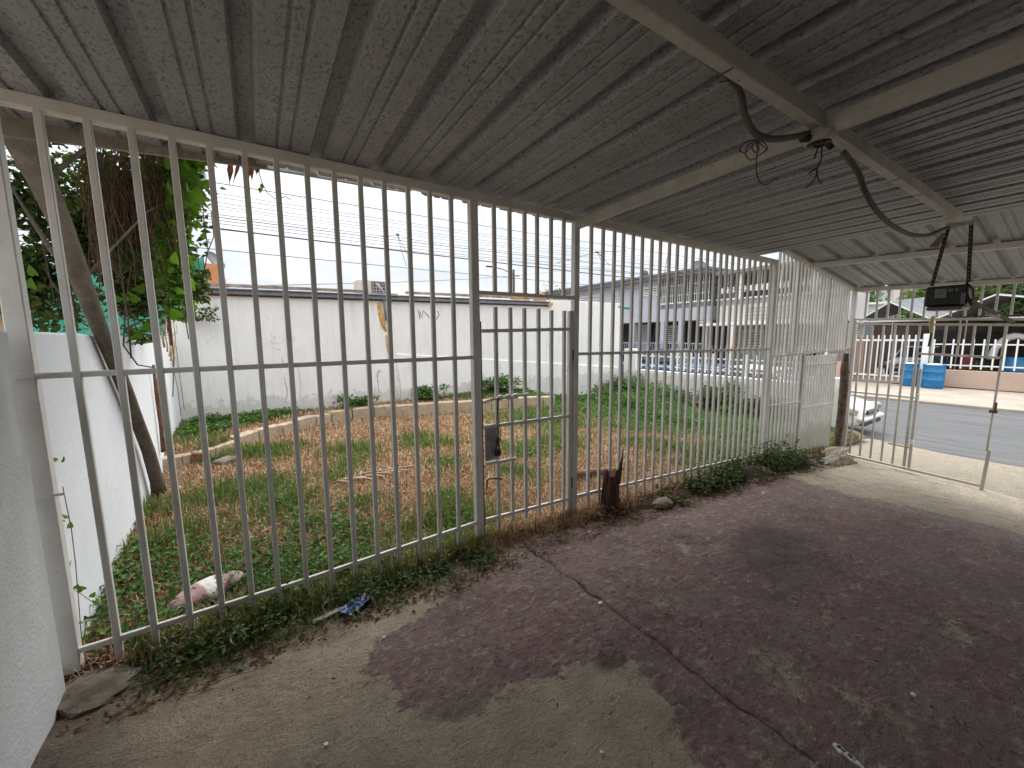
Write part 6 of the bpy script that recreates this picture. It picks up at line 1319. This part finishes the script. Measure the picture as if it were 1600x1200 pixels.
# crumpled wrapper
X, Yv = np.meshgrid(np.linspace(-1, 1, 26), np.linspace(-1, 1, 14)); wz = 0.028 * np.abs(fbm(X * 3, Yv * 3, 4, 91)) + 0.012; V = np.stack([X * 0.085 + .01 * fbm(Yv * 3, X, 2, 4), Yv * 0.045 + .015 * fbm(X * 4, Yv, 3, 5), wz], -1).reshape(-1, 3)
i = (np.arange(13)[:, None] * 26 + np.arange(25)[None, :]).ravel()
mt, nt, bb, out = new_mat('printed_wrapper'); tc = N(nt, 'ShaderNodeTexCoord').outputs['Object']; cl_ = ramp(nt, noise(nt, tc, 26, 4, .6, .8), [(.36, (.02, .05, .25)), (.46, (.05, .16, .55)), (.53, (.55, .52, .62)), (.60, (.05, .18, .5)), (.68, (.45, .12, .12))]); nt.links.new(cl_, bb.inputs['Base Color']); bb.inputs['Roughness'].default_value = .3
o = np_mesh('plastic_wrapper', V, np.stack([i, i + 1, i + 27, i + 26], 1), mt, smooth=False); c = S(557, 948, z=.01); o.location = (c[0], c[1], .012); o.rotation_euler = (0, 0, .45); tag(o, 'crumpled blue printed wrapper at the edge of the floor below the bars', 'wrapper')
q = MB(); c = S(520, 958, z=.01); q.beam((c[0] - .10, c[1] - .02, .012), (c[0] + .03, c[1] + .0, .02), .03, .004); tag(q.build('glass_shard', plain('clear_plastic', (.30, .31, .29), .15)), 'clear plastic strip lying left of the blue wrapper', 'plastic strip')
rg = np.random.default_rng(81); gx = rg.uniform(-0.7, 7.6, 2600); gy = rg.uniform(-0.2, 2.2, 2600); kk = (vnoise(gx * 2.2, gy * 2.2, 82) > 0.42) | (gy > 1.95); gx = gx[kk]; gy = gy[kk]
tag(leaf_cloud('floor_grit', np.stack([gx, gy, floor_z(gx, gy) + 0.011], 1), rg.uniform(0.004, 0.013, len(gx)), plain('grit', (0.42, 0.36, 0.30), .9, var=.6, scale=60), up=1.5, seed=83, aspect=.8), kind='stuff')
gx = rg.uniform(-0.6, 7.0, 260); gy = rg.uniform(0.1, 2.2, 260)
tag(leaf_cloud('floor_leaf_bits', np.stack([gx, gy, floor_z(gx, gy) + 0.012], 1), rg.uniform(0.012, 0.035, 260), MDEAD, up=1.5, seed=84, aspect=.3), kind='stuff')
# flaked white bits on the floor
def flake(px_, py_, s_, lab, m_=None, nm='paint_flake'):
    c = S(px_, py_, z=0.0); z = float(floor_z(c[0], c[1])); c = S(px_, py_, z=z); q = MB(); rf = random.Random(int(px_))
    for k in range(3 if s_ > .02 else 1):
        an = rf.uniform(0, 6); cx, cy = c[0] + rf.uniform(-s_, s_) * .7, c[1] + rf.uniform(-s_, s_) * .5; V = [(cx + s_ * rf.uniform(.5, 1) * math.cos(an + j * 1.05), cy + s_ * .7 * rf.uniform(.5, 1) * math.sin(an + j * 1.05), z + .006 + rf.uniform(0, .004)) for j in range(6)]
        Vb = [(x, y_, z_ - .006) for x, y_, z_ in V]; q.add(V + Vb, [tuple(range(6))] + [(j, j + 6, (j + 1) % 6 + 6, (j + 1) % 6) for j in range(6)])
    tag(q.build(nm, m_ or MWHITE), lab, 'paint flake')
for a in [(937, 944, .020, 'white flake of plaster beside the long crack in the floor'), (1425, 1085, .014, 'white smear of plaster on the burgundy floor at lower right'), (1012, 985, .008, 'tiny white chip just right of the floor crack'), (940, 1175, .010, 'tiny white chip on the bare concrete patch at the bottom'), (508, 1166, .012, 'pale curled chip on the grey floor at bottom left'), (1510, 995, .008, 'tiny white chip on the dark right side of the floor'), (1192, 770, .02, 'white chip on the burgundy floor below the side screen')]: flake(*a)
flake(600, 997, .010, 'small pale pebble on the burgundy floor below the wrapper')
q = MB(); rf = random.Random(17)
for k in range(9):
    t_ = k / 8; c = S(1308 + 40 * t_, 1168 + 32 * t_, z=0); w_ = 0.012 * (1 - 0.6 * t_) * rf.uniform(.6, 1.2)
    V = [(c[0] + w_ * rf.uniform(.6, 1.1) * math.cos(a_) - .0, c[1] + w_ * 1.3 * rf.uniform(.6, 1.1) * math.sin(a_), .007) for a_ in np.linspace(0, 5.3, 7)]; q.add(V + [(x_, y_, -.003) for x_, y_, _ in V], [tuple(range(7))] + [(m_, m_ + 7, (m_ + 1) % 7 + 7, (m_ + 1) % 7) for m_ in range(7)])
tag(q.build('mortar_smear', MWHITE), 'long white mortar smear at the bottom edge where the crack ends', 'mortar')
# yard bits
MDEB = plain('dry_palm', (0.34, 0.25, 0.17), .9, var=.3, scale=10)
q = MB(); a = S(408, 832, z=.03); b_ = S(436, 818, z=.05); q.beam(tuple(a), tuple(b_), .035, .012); tag(q.build('wood_scrap', MDEB), 'pale curled bark scrap on the brown grass behind the left bars', 'wood scrap')
pf_ = thing('dry_palm_frond', 'dry brown palm frond lying flat on the brown grass', 'palm frond', tuple(S(575, 744, z=.03)))
q = MB(); q.tube([(-.35, 0, 0), (0, .03, .03), (.5, 0, .02)], .012, 5); q.build('stalk', MDEB, pf_)
for k in range(11):
    q = MB(); q.beam((-.3 + k * .055, 0, .02), (-.20 + k * .06 + .03 * math.sin(k * 4), -.12 + .04 * math.sin(k * 2.7), .02 + .02 * math.sin(k)), .022, .004); q.build('leaflet', MDEB, pf_)
    if k % 3: q = MB(); q.beam((-.3 + k * .055, 0, .02), (-.22 + k * .05 + .04 * math.sin(k * 3), .09 + .03 * math.sin(k * 5), .01 + .02 * math.sin(k * 2)), .02, .004); q.build('leaflet', MDEB, pf_)
q = MB(); c = S(312, 718, z=.0); M = Matrix.Translation((c[0], c[1], float(ysurf(c[0], c[1])) + .06)) @ Matrix.Rotation(.4, 4, 'Z') @ Matrix.Rotation(.2, 4, 'Y'); q.box((-.09, -.07, -.07), (.09, .07, .07), .008, M); tag(q.build('brick', MRUST), 'reddish brick lying by the left end of the block border', 'brick')
q = MB(); c = S(352, 720, z=.0); M = Matrix.Translation((c[0], c[1], float(ysurf(c[0], c[1])) + .04)) @ Matrix.Rotation(.9, 4, 'Z'); q.box((-.12, -.08, -.04), (.12, .08, .04), .015, M); tag(q.build('concrete_chunk', MCONC), 'grey concrete chunk on the ground right of the brick', 'concrete chunk')
q = MB()
for (a0, b0, a1, b1) in [(490, 814, 508, 810), (498, 845, 503, 858), (690, 806, 715, 808), (455, 798, 470, 792)]:
    A = S(a0, b0, z=.03); B = S(a1, b1, z=.03); q.tube([tuple(A), tuple((A + B) / 2 + [0, 0, .015]), tuple(B)], .006, 5)
tag(q.build('dry_sticks', MDEB), kind='stuff')
q = MB(); q.lathe([(.030, 0), (.034, .006), (.030, .010), (.026, .006), (.030, 0)], n=16); c = S(372, 998, z=.03); o = q.build('bottle_ring', MWHITE, None, (c[0], c[1], .035)); o.rotation_euler = (.8, .2, 0); tag(o, 'white plastic ring in the weeds under the third and fourth bars', 'plastic ring')
q = MB(); q.lathe([(.05, 0), (.05, 1.35)], n=10); c = S(968, 479, y=8.45); tag(MB().tube([(c[0] - .15, 8.6, c[2] + .02), (c[0] + .45, 8.45, c[2] - .03)], .05, 10).build('drain_pipe', plain('teal_pvc', (.08, .30, .28), .5)), 'short teal pipe sticking out at the top end of the far wall', 'pipe')
# log beyond the gate post
q = MB(); a = S(898, 742, z=0.02); b_ = S(950, 738, z=0.0); q.tube([tuple(a - [.1, 0, 0]), tuple((a + b_) / 2 + [0, 0, .01]), tuple(b_ + [.15, 0, 0])], [.045, .05, .04], 9, rough=.12); tag(q.build('fallen_log', plain('orange_wood', (.20, .10, .055), .9, var=.4, scale=9)), 'short reddish log lying in the grass just behind the stump', 'log')

# ------------------------------------------------------------------ house behind the camera (never seen, shades the carport)
tag(MB().box((-0.95, -1.80, -0.2), (4.3, -1.62, 2.9)).build('house_wall', plain('house_front_paint', (0.16, 0.15, 0.14), .85)), kind='structure')
